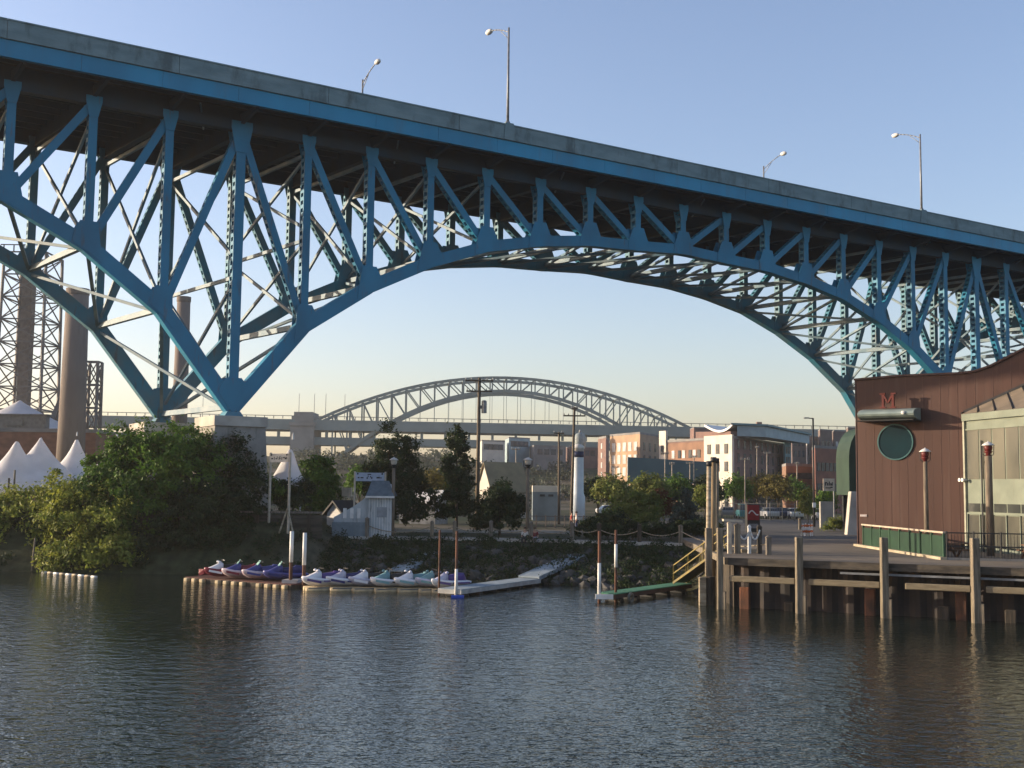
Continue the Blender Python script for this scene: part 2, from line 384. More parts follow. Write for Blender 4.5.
for k in range(K0, K1 + 1):
    a, c = bp_(k, 0), bp_(k, W)
    m = MB(); m.bar(a + up * .1, c + up * .1, 0.38, 0.42); m.build('lateral_strut', lat_m, bridge)
    if k < K1:
        m = MB(); a2, c2 = bp_(k + 1, 0), bp_(k + 1, W)
        m.bar(a, (a + a2 + c + c2) / 4, .26, .22); m.bar((a + a2 + c + c2) / 4, c2, .26, .22)
        m.bar(c - up * .25, a2 - up * .25, .26, .22); m.build('lateral_brace', lat_m, bridge)
    t, u = tp_(k, 0), tp_(k, W)
    H = t.z - a.z
    m = MB()
    n = 2 if H > 15 else 1
    for i in range(n):
        l0, l1 = i / n, (i + 1) / n * (0.93)
        p, q = a.lerp(t, l0 + .03), c.lerp(u, l0 + .03); p2, q2 = a.lerp(t, l1), c.lerp(u, l1)
        m.bar(p, q2, .2, .24); m.bar(q + BD * .1, p2 + BD * .1, .2, .24); m.bar(p2, q2, .22, .28)
    if H > 6.5: m.build('sway_brace', lat_m, bridge)
    # floor beam and cantilever brackets
    m = MB(); gz = t.z
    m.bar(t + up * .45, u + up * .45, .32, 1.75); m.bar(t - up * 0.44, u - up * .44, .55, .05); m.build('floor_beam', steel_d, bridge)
    for o1, s1 in ((0, -1), (W, 1)):
        q = tp_(k, o1); m = MB()
        e = q + BN * (2.85 * s1) + BD * off(2.85 * s1)
        m.prism([q + up * 1.25 - BD * .1, e + up * 1.25 - BD * .1, e + up * 1.0 - BD * .1, q + BN * (.5 * s1) + up * .42 - BD * .1], BD * 0.2)
        m.bar(e + up * .97, q + BN * (.5 * s1) + up * .39, .3, .06, BD)
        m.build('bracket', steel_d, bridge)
S0, S1 = (K0 - .4) * PAN, (K1 + .4) * PAN
def strip(m, o, za, zc, thick, gap=0.0, seg=PAN):
    n = int((S1 - S0) / seg)
    for i in range(n):
        a, c = S0 + (S1 - S0) * i / n, S0 + (S1 - S0) * (i + 1) / n - gap
        p = [B(a, o, za + grade(a)), B(c, o, za + grade(c)), B(c, o, zc + grade(c)), B(a, o, zc + grade(a))]
        m.prism(p, BN * thick)
for i in range(9):
    o = 0.0 + W * i / 8.0
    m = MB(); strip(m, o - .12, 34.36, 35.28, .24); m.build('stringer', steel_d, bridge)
for o in (-1.5, W + 1.5):
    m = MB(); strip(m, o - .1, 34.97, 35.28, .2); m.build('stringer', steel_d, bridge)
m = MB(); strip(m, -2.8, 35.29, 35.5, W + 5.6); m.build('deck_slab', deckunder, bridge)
for o, dx in ((-3.1, 0.26), (W + 2.84, 0.26)):
    m = MB(); strip(m, o, 34.86, 36.07, dx, 0.02, PAN); strip(m, o - .06, 34.84, 34.9, dx + .12, 0.02, PAN); m.build('fascia_girder', fascia_m, bridge)
    m = MB(); strip(m, o - .12, 36.08, 37.38, dx + .2, 0.035, PAN * 2); strip(m, o - .17, 37.385, 37.5, dx + .3, 0.035, PAN * 2)
    strip(m, o - .16, 36.10, 36.2, dx + .05, 0.035, PAN * 2)
    m.build('parapet', parap_m, bridge)
for k in range(K0, K1, 3):   # drain pipes under the deck
    q = tp_(k, 0) + BN * -1.2 + BD * 2; m = MB()
    m.bar(q + up * 1.1, q + BN * 3.4 + up * .2 + BD * 1.3, .12, .12); m.build('drain_pipe', lat_m, bridge)
for s in (22.7, 76.3, -30.9):   # pilasters that carry the lamps
    m = MB(); gz = grade(s)
    m.prism([B(s - .55, -3.3, 36.1 + gz), B(s + .55, -3.3, 36.1 + gz), B(s + .42, -3.3, 37.6 + gz), B(s - .42, -3.3, 37.6 + gz)], BN * .2); m.build('lamp_pilaster', parap_m, bridge)
# piers
def pier(o, k, parent):
    c = bp_(k, o); zt_ = c.z - .55
    def ring(z, hx, hy): return [Vector((c.x, c.y, z)) + BD * (i * hx) + BN * (j * hy) for i, j in ((-1, -1), (1, -1), (1, 1), (-1, 1))]
    zg = 1.0
    m = MB(); m.loft([ring(zg, 2.35, 3.0), ring(zt_ - .95, 1.95, 2.35)]); body = m.build('pier', conc, parent)
    m = MB(); m.loft([ring(zt_ - .95, 2.05, 2.5), ring(zt_ - .2, 2.05, 2.5)]); m.build('pier_cap', conc_l, body)
    m = MB(); m.loft([ring(zt_ - .2, .8, .8), ring(zt_ + .25, .5, .7)]); m.build('bearing', steel_w, body)
for o in (0, W):
    for k in (0, 16): pier(o, k, bridge)

# lamps on the bridge
def bridge_lamp(s, o, inward, label):
    z0 = 37.5 + grade(s) if abs(o) < 99 else 0
    p = B(s, o, z0)
    root = empty('bridge_lamp', p, label, 'street lamp', 'lamps along the bridge parapets')
    m = MB(); m.cyl(p - up * .9, p + up * 8.7, .13, .085, 10); m.cyl(p - up * .15, p + up * .3, .24, .2, 10); m.build('pole', grey_m, root, True)
    m = MB(); t = p + up * 8.3; e = p + up * 9.45 + BN * (inward * 3.0)
    pts = [t.lerp(e, i / 6) + up * (math.sin(i / 6 * PI) * .12) for i in range(7)]
    m.path(pts, .05); m.path([p + up * 7.7, t.lerp(e, .45)], .035); m.build('arm', grey_m, root, True)
    m = MB(); q = e + BN * (inward * .35); ax = (BN * inward)
    m.lathe(e - ax * .1, [(.06, 0), (.2, .15), (.26, .5), (.2, .85), (.03, 1.0)], 10, ax); m.build('lamp_head', mat('lamp_head', (0.62, 0.62, 0.6), 0.4), root, True)
bridge_lamp(22.7, -2.95, 1, 'tall grey street lamp on the near parapet above the middle of the truss')
bridge_lamp(76.3, -2.95, 1, 'tall grey street lamp on the near parapet toward the right end of the deck')
bridge_lamp(-30.9, -2.95, 1, 'tall grey street lamp on the near parapet far to the left')
SF = 17.5
for s, l in ((SF, 'street lamp whose head pokes over the far parapet on the left'), (SF + 53.6, 'street lamp whose head pokes over the far parapet above the arch crown'),
             (SF + 107.2, 'street lamp whose head pokes over the far parapet at the right edge')):
    bridge_lamp(s, W + 2.95, -1, l)

# ------------------------------------------------------------------ haze: the air between here and the far bank
hm = bpy.data.materials.new('haze'); hm.use_nodes = True; nt = hm.node_tree
nt.nodes.remove(nt.nodes['Principled BSDF'])
pv = nt.nodes.new('ShaderNodeVolumePrincipled'); pv.inputs['Density'].default_value = HAZE
pv.inputs['Color'].default_value = (0.88, 0.90, 0.92, 1); pv.inputs['Anisotropy'].default_value = 0.3
nt.links.new(pv.outputs[0], nt.nodes['Material Output'].inputs['Volume'])
m = MB(); m.box((0, 550, 33), (2000, 2000, 72))
tag(m.build('haze', hm), 'pale summer haze hanging over the valley', 'haze', kind='stuff')

# ------------------------------------------------------------------ far arch bridge
def arch_bridge():
    A, C = Vector((at(318, 420, 465).x, 465, 0)), Vector((at(690, 430, 476).x, 476, 0))
    d = (C - A); L = d.length; d.normalize(); nrm = Vector((-d.y, d.x, 0))
    green = mat('grey_green_steel', (0.21, 0.255, 0.245), 0.7, (0.155, 0.195, 0.188), 0.1)  # grey-green paint, lightened so its colour also carries distance haze
    stone = mat('viaduct_concrete', (0.24, 0.235, 0.22), 0.9, (0.17, 0.17, 0.16), 0.15)
    root = empty('arch_bridge', A + up * 3, 'far grey green steel arch bridge seen under the blue truss', 'bridge')
    def P(u, w, z): return A + d * (u * L) + nrm * w + up * z
    zt_ = lambda u: 32.6 - 1.2 * u + 18.6 * (1 - (2 * u - 1) ** 2)
    zl = lambda u: 45.2 - 35.0 * (2 * u - 1) ** 2
    N = 26
    for w in (0, 16):
        rib = MB(); T = [P(i / N, w, zt_(i / N)) for i in range(N + 1)]; Q = [P(i / N, w, max(zl(i / N), 10)) for i in range(N + 1)]
        for i in range(N): rib.bar(T[i], T[i + 1], 1.0, 1.1)
        r = rib.build('arch_rib', green, root)
        lo = MB()
        for i in range(N): lo.bar(Q[i], Q[i + 1], 1.1, 1.3)
        lo.build('lower_chord', green, r)
        wb = MB()
        for i in range(1, N):
            wb.bar(T[i], Q[i], .55, .6)
            if i < N // 2: wb.bar(T[i], Q[i + 1], .4, .45)
            elif i > N // 2: wb.bar(T[i], Q[i - 1], .4, .45)
        wb.build('web', green, r)
    m = MB()
    for i in range(2, N - 1):
        m.bar(P(i / N, 0, zt_(i / N)), P(i / N, 16, zt_(i / N)), .4, .4)
        m.bar(P(i / N, 0, zt_(i / N)), P((i + 1) / N, 16, zt_((i + 1) / N)), .3, .3)
    m.build('top_bracing', green, root)
    for i in range(6, N - 5):
        for w in (0, 16):
            m = MB(); m.bar(P(i / N, w, zl(i / N)), P(i / N, w, 31), .16, .16); m.build('hanger', green, root)
    m = MB(); e0, e1 = -1.35, 1.5
    m.prism([P(e0, -1.5, 28.9), P(e1, -1.5, 27.6), P(e1, -1.5, 31.6), P(e0, -1.5, 33.2)], nrm * 19)
    m.build('deck', green, root)
    m = MB()
    for i in range(120):
        u = e0 + (e1 - e0) * i / 120
        m.box(P(u, -1.4, 33.9 - .55 * (u - e0)), (.25, .25, 1.1), 0)
    m.bar(P(e0, -1.4, 34.5), P(e1, -1.4, 33.0), .2, .25); m.build('railing', stone, root)
    m = MB(); m.prism([P(e0, 0, 22.8), P(.83, 0, 22.3), P(.83, 0, 25.2), P(e0, 0, 26.2)], nrm * 15)
    m.build('lower_deck', green, root)
    for i in range(34):
        u = -1.3 + i * 0.063
        m = MB(); m.box(P(u, 1, 27.6), (1.0, 1.2, 4.2)); m.build('column', green, root)
    m = MB(); q = P(-.035, 7, 0)
    m.box(q + up * 12, (9.2, 19, 36)); pl = m.build('pylon', stone, root)
    m = MB(); m.box(q + up * 30.6, (10.2, 20, 1.4)); m.box(q + up * 34.6, (7.4, 15, 1.8)); m.box(q + up * 32.6, (8.6, 17.5, 2.2)); m.build('cornice', stone, pl)
    q = P(1.04, 7, 0); m = MB(); m.box(q + up * 12, (8, 19, 36)); m.build('pylon', stone, root)
    for u in (-.3, -.05, -.01, .02, .07):
        m = MB(); m.cyl(P(u, -1, 32.8), P(u, -1, 42.5), .14, .09, 6); m.bar(P(u, -1, 42.4), P(u, 1.5, 43), .12, .12); m.build('lamp_pole', grey_m, root)
arch_bridge()

# ------------------------------------------------------------------ lift-bridge tower, chimneys, brick hall and tents on the left
def lattice_tower(px, ytop, Y, hw, zbase, label, panels, name='lattice_tower', col=True):
    c = at(px, ytop, Y); zt_ = c.z; tm = mat('tower_steel', (0.20, 0.185, 0.17), 0.8, (0.13, 0.12, 0.11), .4)
    root = empty(name, (c.x, Y, zbase), label, 'tower')
    L = [(-hw, -hw), (hw, -hw), (hw, hw), (-hw, hw)]
    def pt(i, z):
        k = 1.0 - 0.12 * (z - zbase) / (zt_ - zbase); return Vector((c.x + L[i % 4][0] * k, Y + L[i % 4][1] * k, z))
    for i in range(4):
        m = MB(); m.bar(pt(i, zbase - .5), pt(i, zt_), .36, .36); m.build('corner_leg', tm, root)
        m = MB()
        for j in range(panels):
            z0, z1 = zbase + (zt_ - zbase) * j / panels, zbase + (zt_ - zbase) * (j + 1) / panels
            m.bar(pt(i, z0), pt(i + 1, z1), .15, .15); m.bar(pt(i + 1, z0), pt(i, z1), .15, .15); m.bar(pt(i, z1), pt(i + 1, z1), .2, .2)
        m.build('lacing', tm, root)
    if col:
        m = MB(); m.box((c.x - hw * .15, Y, (zbase + zt_) / 2 - 1), (1.6, 1.6, zt_ - zbase - 4)); m.build('counterweight_guide', mat('guide_steel', (.2, .17, .145), .8), root)
        m = MB()
        for j in range(5): m.bar((c.x - hw + .5 + j * hw * .42, Y - hw, zt_), (c.x - hw + .5 + j * hw * .42, Y - hw, zt_ + 1.0), .15, .15)
        m.bar((c.x - hw, Y - hw, zt_ + 1), (c.x + hw, Y - hw, zt_ + 1), .15, .15); m.build('top_rail', tm, root)
    return root, tm
t, tm = lattice_tower(34, 256, 178, 3.6, 3.4, 'tall rusty lattice tower of a lift bridge left of the smokestack', 11)
p = at(62, 398, 178)
for dx in (0, 1.8):
    m = MB(); m.bar(at(64 + dx * 3, 392, 174), at(34 + dx * 4, 466, 174), .55, .7); m.build('raking_strut', tm, t)
m = MB()
for i in range(6):
    a, c = at(66, 392, 174), at(36, 466, 174)
    m.bar(a.lerp(c, i / 6), at(70, 392, 174).lerp(at(42, 466, 174), (i + 1) / 6), .2, .2)
m.build('strut_lacing', tm, t)
lattice_tower(94, 362, 182, 1.1, 3.4, 'short narrow steel tower right of the thick smokestack', 6, 'lattice_mast', False)

def chimney(px, ytop, Y, r0c, r1c, label, m_):
    c = at(px, ytop, Y); root = empty('smokestack', (c.x, Y, 3.2), label, 'chimney')
    m = MB(); m.lathe((c.x, Y, 3.0), [(r0c, 0), (lerp(r0c, r1c, .5), (c.z - 3) * .5), (r1c, c.z - 3)], 24); m.build('shaft', m_, root, True)
    m = MB(); m.lathe((c.x, Y, c.z - .9), [(r1c + .02, 0), (r1c + .1, .15), (r1c + .1, .9), (r1c - .3, .92), (r1c - .35, .1)], 24); m.build('rim', m_, root)
brickc = mat('sooty_brick', (0.20, 0.165, 0.14), 0.95, (0.155, 0.128, 0.11), 0.35, stretch=(1, 1, .25), bump=.4, bscale=5, stain=((.10, .085, .078), .7, .5, (1.2, 1.2, .2), .52))
chimney(78, 289, 158, 1.95, 1.45, 'thick brown brick smokestack beside the lattice tower', brickc)
chimney(184, 297, 190, 1.35, 1.05, 'thin brown brick smokestack behind the left legs of the bridge', brickc)

def wall_building(name, label, cat, pts, z0, z1, wm_, rm_, wins=(), group=None, roof_name='flat_roof', lip=.5):
    """footprint pts[0] is the near corner; faces run 0-1, 1-2, 2-3, 3-0. wins: (face, cols, rows, w, h, frac_lo, frac_hi, zlo, zhi, material)"""
    c = sum((Vector((p[0], p[1], 0)) for p in pts), Vector()) / len(pts)
    root = empty(name, (c.x, c.y, z0 + .5), label, cat, group)
    P = [Vector((p[0], p[1], 0)) for p in pts]
    m = MB(); m.prism([p + up * z0 for p in P], up * (z1 - z0)); body = m.build('wall', wm_, root)
    m = MB(); m.prism([c + (p - c) * 1.01 + up * (z1 + .01) for p in P], up * lip); m.build(roof_name, rm_, root)
    for (fi, cols, rows, w, h, f0, f1, za, zc, gm_) in wins:
        a, b_ = P[fi], P[(fi + 1) % len(P)]; d = (b_ - a).normalized(); nn = Vector((d.y, -d.x, 0))
        if nn.dot(a + b_ - 2 * c) < 0: nn = -nn
        for r in range(rows):
            for q in range(cols):
                o = a.lerp(b_, f0 + (f1 - f0) * (q + .5) / cols) + up * (za + (zc - za) * (r + .5) / rows)
                m = MB(); m.frame(o + nn * .03, d, nn, up, w, .12, h)
                wf = m.build('window', gm_, root)
    return root
winw = mat('far_window', (0.07, 0.08, 0.09), 0.2, (0.03, 0.035, 0.04), .8)
winl = mat('pale_window', (0.5, 0.5, 0.48), 0.4, (0.3, 0.3, 0.3), .5)
tan_roof = mat('grey_roof', (0.22, 0.21, 0.2), 0.9, (0.15, 0.15, 0.15), .4)
bA = at(100, 455, 166)
wall_building('brick_hall', 'low brown brick hall behind the white tents', 'building', [(bA.x, 164), (-95, 164), (-95, 182), (bA.x, 182)], 2.5, at(60, 433, 166).z,
              mat('brown_brick', (0.23, 0.115, 0.075), 0.9, (0.16, 0.08, 0.055), .8, stretch=(1, 1, 2)), tan_roof, [(0, 6, 1, 1.6, 1.2, .1, .55, 7, 10, winw)])

tent_m = mat('tent_canvas', (0.78, 0.77, 0.78), 0.7, (0.62, 0.62, 0.64), .6)
nt = tent_m.node_tree; bs = nt.nodes['Principled BSDF']; tr = nt.nodes.new('ShaderNodeBsdfTranslucent'); tr.inputs[0].default_value = (.8, .76, .74, 1)
msn = nt.nodes.new('ShaderNodeMixShader'); msn.inputs[0].default_value = .35
nt.links.new(bs.outputs[0], msn.inputs[1]); nt.links.new(tr.outputs[0], msn.inputs[2]); nt.links.new(msn.outputs[0], nt.nodes['Material Output'].inputs[0])
def peak_tent(name, label, peaks, x0, x1, y0, y1, eave, zg, sharp, group='white peaked tents', legs=None):
    c = Vector(((x0 + x1) / 2, (y0 + y1) / 2, zg)); root = empty(name, c, label, 'tent', group)
    nx, ny = max(10, int((x1 - x0) / .22)), max(8, int((y1 - y0) / .35)); rows = []
    for j in range(ny + 1):
        r = []
        for i in range(nx + 1):
            x, y = lerp(x0, x1, i / nx), lerp(y0, y1, j / ny); z = eave
            for (qx, qy, qz, rad_) in peaks:
                dd = math.hypot(x - qx, y - qy); z = max(z, eave + (qz - eave) * (math.exp(-dd / rad_ * sharp) - math.exp(-sharp)) / (1 - math.exp(-sharp)))
            edge = min(i, nx - i) / nx * (x1 - x0); edgy = min(j, ny - j) / ny * (y1 - y0)
            z = eave + (z - eave) * min(1, .15 + edge / 1.5) * min(1, .15 + edgy / 1.5)
            r.append(Vector((x, y, z)))
        rows.append(r)
    m = MB(); m.grid(rows); m.build('canopy', tent_m, root, True, False)
    m = MB()
    ring = [rows[0][i] for i in range(nx + 1)] + [rows[j][nx] for j in range(ny + 1)] + [rows[ny][nx - i] for i in range(nx + 1)] + [rows[ny - j][0] for j in range(ny + 1)]
    m.grid([ring, [q - up * (.42 + .1 * math.sin(i * .9)) for i, q in enumerate(ring)]]); m.build('valance', tent_m, root, False, False)
    for (qx, qy) in legs or [(x0, y0), (x1, y0), (x0, y1), (x1, y1)]:
        m = MB(); m.cyl((qx, qy, zg - .3), (qx, qy, eave), .07, .07, 8); m.build('pole', white_m, root)
    m = MB()
    for q in peaks: m.lathe((q[0], q[1], q[2] - .12), [(.1, 0), (.08, .3), (.02, .55)], 8)
    if len(peaks) == 1: m.build('finial', white_m, root)
def pk(px, py, Y, rad_): p_ = at(px, py, Y); return (p_.x, Y, p_.z, rad_)
xl, xr = at(-25, 480, 139).x, at(72, 480, 139).x
peak_tent('marquee_tent', 'white marquee with two sharp peaks in front of the brown brick hall', [pk(17, 438, 139, 9.0), pk(41, 436, 141, 11.0)], xl, xr, 134.5, 146, at(30, 490, 139).z, 3.4, 3.0)
a_ = pk(77, 435, 146, 5.0)
peak_tent('marquee_tent', 'white single peaked tent half hidden by the leafy bank shrub', [a_], a_[0] - 4.4, a_[0] + 4.4, 141.6, 150.4, at(77, 478, 146).z, 3.4, 2.6)
a_ = pk(117, 431, 150, 2.8)
peak_tent('marquee_tent', 'small white tent tip showing above the bank shrub', [a_], a_[0] - 2.6, a_[0] + 2.6, 147.4, 152.6, at(117, 466, 150).z, 3.4, 2.4)
a_ = pk(293, 438, 93.2, 2.3)
peak_tent('marquee_tent', 'tall pale tent peak behind the cream signboard', [a_], a_[0] - 2.3, a_[0] + 1.0, 91.6, 94.8, at(294, 482, 93).z, 3.2, 1.5)
pa, pb = pk(20, 400, 172, 8.5), pk(-6, 409, 174, 8.5)
zr = at(60, 433, 166).z
peak_tent('roof_tent', 'broad white canopy set on the roof of the brick hall', [pa, pb], pa[0] - 12, pa[0] + 6.7, 166, 178, zr + .75, zr + .5, 0.6, None)
m = MB(); q = at(20, 432, 165); m.box((q.x, 165.2, zr + 1.4), (7.5, 1.4, 1.9)); m.box((q.x, 165.2, zr + 2.45), (8.2, 1.8, .2)); m.box((q.x - .5, 164.4, zr + 1.3), (2.2, .2, .8))
tag(m.build('rooftop_unit', mat('dusty_metal', (.2, .19, .17), .8)), 'flat grey rooftop cabin below the white roof canopy', 'rooftop unit')

# ------------------------------------------------------------------ foliage
def leaves(mb, lobes, n, leaf, seed, clump=.3, hollow=.62, clumps_per=26):
    rnd = random.Random(seed); tot = sum(l[3] * l[4] + l[4] * l[5] + l[3] * l[5] for l in lobes)
    V, Fs = mb.v, mb.f
    for (cx, cy, cz, rx, ry, rz) in lobes:
        k = int(n * (rx * ry + ry * rz + rx * rz) / tot); nc = max(6, int(clumps_per * (rx * ry + ry * rz + rx * rz) ** .5 / 1.5)); cl = []
        for _ in range(nc):
            u, t = rnd.uniform(-.75, 1), rnd.uniform(0, 2 * PI); s_ = math.sqrt(max(0, 1 - u * u)); r = rnd.uniform(hollow, 1.08) if rnd.random() > .16 else rnd.uniform(1.05, 1.36)
            cl.append((Vector((cx + rx * s_ * math.cos(t) * r, cy + ry * s_ * math.sin(t) * r, cz + rz * u * r)), Vector((s_ * math.cos(t), s_ * math.sin(t), u)), rnd.uniform(.45, 1.3)))
        for _ in range(k):
            c, nr, sc = cl[rnd.randrange(nc)]; q = clump * sc
            p_ = c + Vector((rnd.gauss(0, q), rnd.gauss(0, q), rnd.gauss(0, q * .75)))
            nv = (nr + Vector((rnd.gauss(0, .6), rnd.gauss(0, .6), rnd.gauss(.35, .6)))).normalized()
            a = nv.orthogonal().normalized(); a = (Matrix.Rotation(rnd.uniform(0, 6.28), 3, nv) @ a); b_ = nv.cross(a)
            l = leaf * rnd.uniform(.6, 1.35); i0 = len(V)
            V += [p_ - a * l, p_ + b_ * l * .5 + nv * l * .12, p_ + a * l, p_ - b_ * l * .5 + nv * l * .12]; Fs.append((i0, i0 + 1, i0 + 2, i0 + 3))
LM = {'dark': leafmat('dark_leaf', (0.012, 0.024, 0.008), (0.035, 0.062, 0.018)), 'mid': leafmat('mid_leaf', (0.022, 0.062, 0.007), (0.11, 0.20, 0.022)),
      'bright': leafmat('bright_leaf', (0.05, 0.11, 0.010), (0.16, 0.27, 0.028), (0.2, 0.2, 0.05)), 'blue': leafmat('spruce_leaf', (0.028, 0.045, 0.04), (0.07, 0.10, 0.085)),
      'gold': leafmat('gold_leaf', (0.07, 0.065, 0.012), (0.16, 0.13, 0.03)), 'rust': leafmat('rust_leaf', (0.09, 0.035, 0.015), (0.16, 0.07, 0.03)), 'vine': leafmat('vine_leaf', (0.05, 0.105, 0.008), (0.25, 0.36, 0.030), (0.32, 0.33, 0.06), .35)}
def plant(name, label, cat, base, lobes, n, leaf, lm, seed, trunk=.12, clump=.3, group=None, limbs=True, hollow=.62):
    base = Vector(base); root = empty(name, base, label, cat, group)
    m = MB(); rnd = random.Random(seed + 5)
    tops = sorted(lobes, key=lambda l: -l[2])
    top = Vector(tops[0][:3])
    m.cyl(base - up * .4, base.lerp(top, .6), trunk, trunk * .6, 7); m.cyl(base.lerp(top, .6), top, trunk * .6, trunk * .25, 7)
    if limbs:
        for l in lobes[:8]:
            q = base.lerp(top, rnd.uniform(.25, .5)); m.cyl(q, Vector(l[:3]), trunk * .4, trunk * .15, 5)
    m.build('trunk', bark, root)
    m = MB(); leaves(m, lobes, n, leaf, seed, clump, hollow); m.build('crown', LM[lm], root, False, False)
    return root
def lob(px, py, Y, wpx, hpx, dy=None):
    p_ = at(px, py, Y); s_ = Y / F; return (p_.x, Y, p_.z, wpx * s_, (dy or wpx * s_), hpx * s_)
def ground_at(px, Y): x = at(px, 500, Y).x; return Vector((x, Y, g(x, Y)))
# the overgrown bank on the left: separate shrubs
plant('bank_shrub', 'sprawling light green shrub at the left edge of the water', 'shrub', ground_at(20, 86), [lob(-15, 515, 86, 40, 22), lob(28, 508, 85, 30, 20), lob(-5, 540, 85, 34, 22), lob(52, 530, 84, 20, 26)], 15000, .15, 'vine', 11, .1, .34)
plant('bank_shrub', 'vine draped shrub spilling down the bank to the pale float line', 'shrub', ground_at(85, 82), [lob(72, 528, 82, 26, 40), lob(104, 535, 81.5, 28, 38), lob(60, 500, 84, 22, 22), lob(118, 555, 80.5, 20, 18), lob(60, 556, 81, 18, 14), lob(88, 556, 80.6, 22, 14)], 20000, .14, 'vine', 12, .1, .36)
plant('bank_tree', 'leafy green tree on the bank before the white tents', 'tree', ground_at(105, 85), [lob(106, 476, 85, 24, 20), lob(126, 456, 86, 18, 16), lob(84, 494, 84.5, 17, 13), lob(112, 496, 84, 32, 25)], 17000, .15, 'mid', 13, .16, .32)
plant('bank_tree', 'broad green tree hiding the foot of the left pier', 'tree', ground_at(160, 85.5), [lob(148, 447, 86, 34, 22), lob(178, 446, 86, 32, 18), lob(150, 480, 84.5, 44, 34), lob(190, 476, 85, 34, 30), lob(140, 512, 83.5, 34, 26)], 24000, .15, 'mid', 14, .2, .33)
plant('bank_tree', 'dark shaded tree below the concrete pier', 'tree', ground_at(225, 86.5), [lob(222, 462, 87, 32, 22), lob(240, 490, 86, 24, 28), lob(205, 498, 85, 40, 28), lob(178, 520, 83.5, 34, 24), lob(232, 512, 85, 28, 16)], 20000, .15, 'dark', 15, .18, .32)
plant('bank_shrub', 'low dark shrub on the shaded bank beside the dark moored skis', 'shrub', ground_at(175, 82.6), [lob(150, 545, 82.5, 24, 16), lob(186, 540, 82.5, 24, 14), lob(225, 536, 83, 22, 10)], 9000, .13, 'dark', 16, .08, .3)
# quay trees
plant('bank_shrub', 'small green shrub under the cream signboard beside the pier', 'shrub', ground_at(262, 90), [lob(258, 476, 90, 10, 14), lob(268, 490, 89.6, 13, 14), lob(254, 498, 89.6, 12, 12)], 5500, .12, 'mid', 17, .07, .22)
plant('bank_shrub', 'low dark shrub hiding the foot of the pale tent', 'shrub', ground_at(290, 90), [lob(284, 494, 90, 11, 10), lob(300, 490, 90.4, 11, 12), lob(292, 502, 89.6, 16, 8)], 5500, .12, 'dark', 18, .07, .22)
plant('round_tree', 'rounded dark tree behind the cream signboard and the booth', 'tree', ground_at(318, 96), [lob(316, 487, 96, 19, 26), lob(306, 498, 95.5, 14, 18), lob(330, 496, 96, 12, 18), lob(318, 470, 96, 14, 12)], 12000, .14, 'mid', 21, .14, .26)
plant('tall_tree', 'tall uneven dark tree behind the lamp post by the booth', 'tree', ground_at(392, 99), [lob(389, 446, 99, 11, 18), lob(407, 452, 99, 9, 18), lob(382, 474, 99, 16, 20), lob(404, 482, 98.6, 18, 26), lob(396, 508, 98, 24, 18), lob(420, 500, 98.6, 14, 20), lob(372, 486, 99, 9, 12)], 19000, .14, 'dark', 22, .18, .26)
plant('columnar_tree', 'narrow dark columnar tree left of the tall utility pole', 'tree', ground_at(457, 100), [lob(457, 440, 100, 8, 12), lob(457, 462, 100, 13, 18), lob(458, 485, 100, 14, 16), lob(455, 508, 99, 20, 16)], 13000, .14, 'dark', 23, .15, .22)
plant('pine_bush', 'low spreading dark pine on the promenade right of the tall utility pole', 'tree', ground_at(500, 93), [lob(500, 498, 93, 16, 16), lob(488, 510, 93, 14, 14), lob(515, 506, 93, 12, 14), lob(500, 518, 92.5, 24, 10), lob(481, 522, 92.5, 9, 8)], 15000, .12, 'dark', 24, .13, .22)
plant('dark_shrub', 'low dark rounded shrub before the bright green bush', 'shrub', ground_at(606, 90), [lob(600, 522, 90, 12, 9), lob(615, 520, 90, 12, 9), lob(608, 528, 89.5, 18, 8)], 7000, .1, 'dark', 25, .07, .2)
plant('bright_bush', 'bright green rounded bush behind the quay posts', 'shrub', ground_at(637, 96), [lob(634, 504, 96, 18, 12), lob(622, 511, 95.5, 11, 9), lob(650, 509, 96, 13, 12), lob(636, 516, 95, 24, 8)], 11000, .12, 'bright', 26, .1, .22)
plant('rust_bush', 'reddish bush between the bright bush and the blue spruce', 'shrub', ground_at(664, 97), [lob(664, 500, 97, 8, 8), lob(668, 508, 97, 9, 9)], 3500, .11, 'rust', 27, .06, .18)
plant('blue_spruce', 'small blue grey spruce left of the tall pole cluster', 'tree', ground_at(686, 93), [lob(686, 496, 93, 6, 8), lob(686, 507, 93, 11, 8), lob(686, 518, 93, 15, 8), lob(686, 527, 93, 18, 7)], 8000, .1, 'blue', 28, .09, .16)
plant('young_tree', 'young green tree right behind the blue grey spruce', 'tree', ground_at(702, 99), [lob(701, 500, 99, 11, 10), lob(708, 494, 99, 8, 9)], 4000, .11, 'bright', 29, .07, .2)
for i, (a, l) in enumerate(((595, 'left end of the dark hedge, beside the low dark shrub'), (630, 'middle stretch of the dark hedge, under the bright green bush'), (668, 'right stretch of the dark hedge, before the blue grey spruce'), (700, 'short end of the dark hedge, next to the tall pole cluster'))):
    plant('hedge', l, 'hedge', ground_at(a, 88.6), [lob(a - 10, 530, 88.6, 11, 7), lob(a + 8, 530, 88.6, 12, 7)], 6500, .09, 'dark', 40 + i, .05, .18, 'dark hedge along the promenade', False)
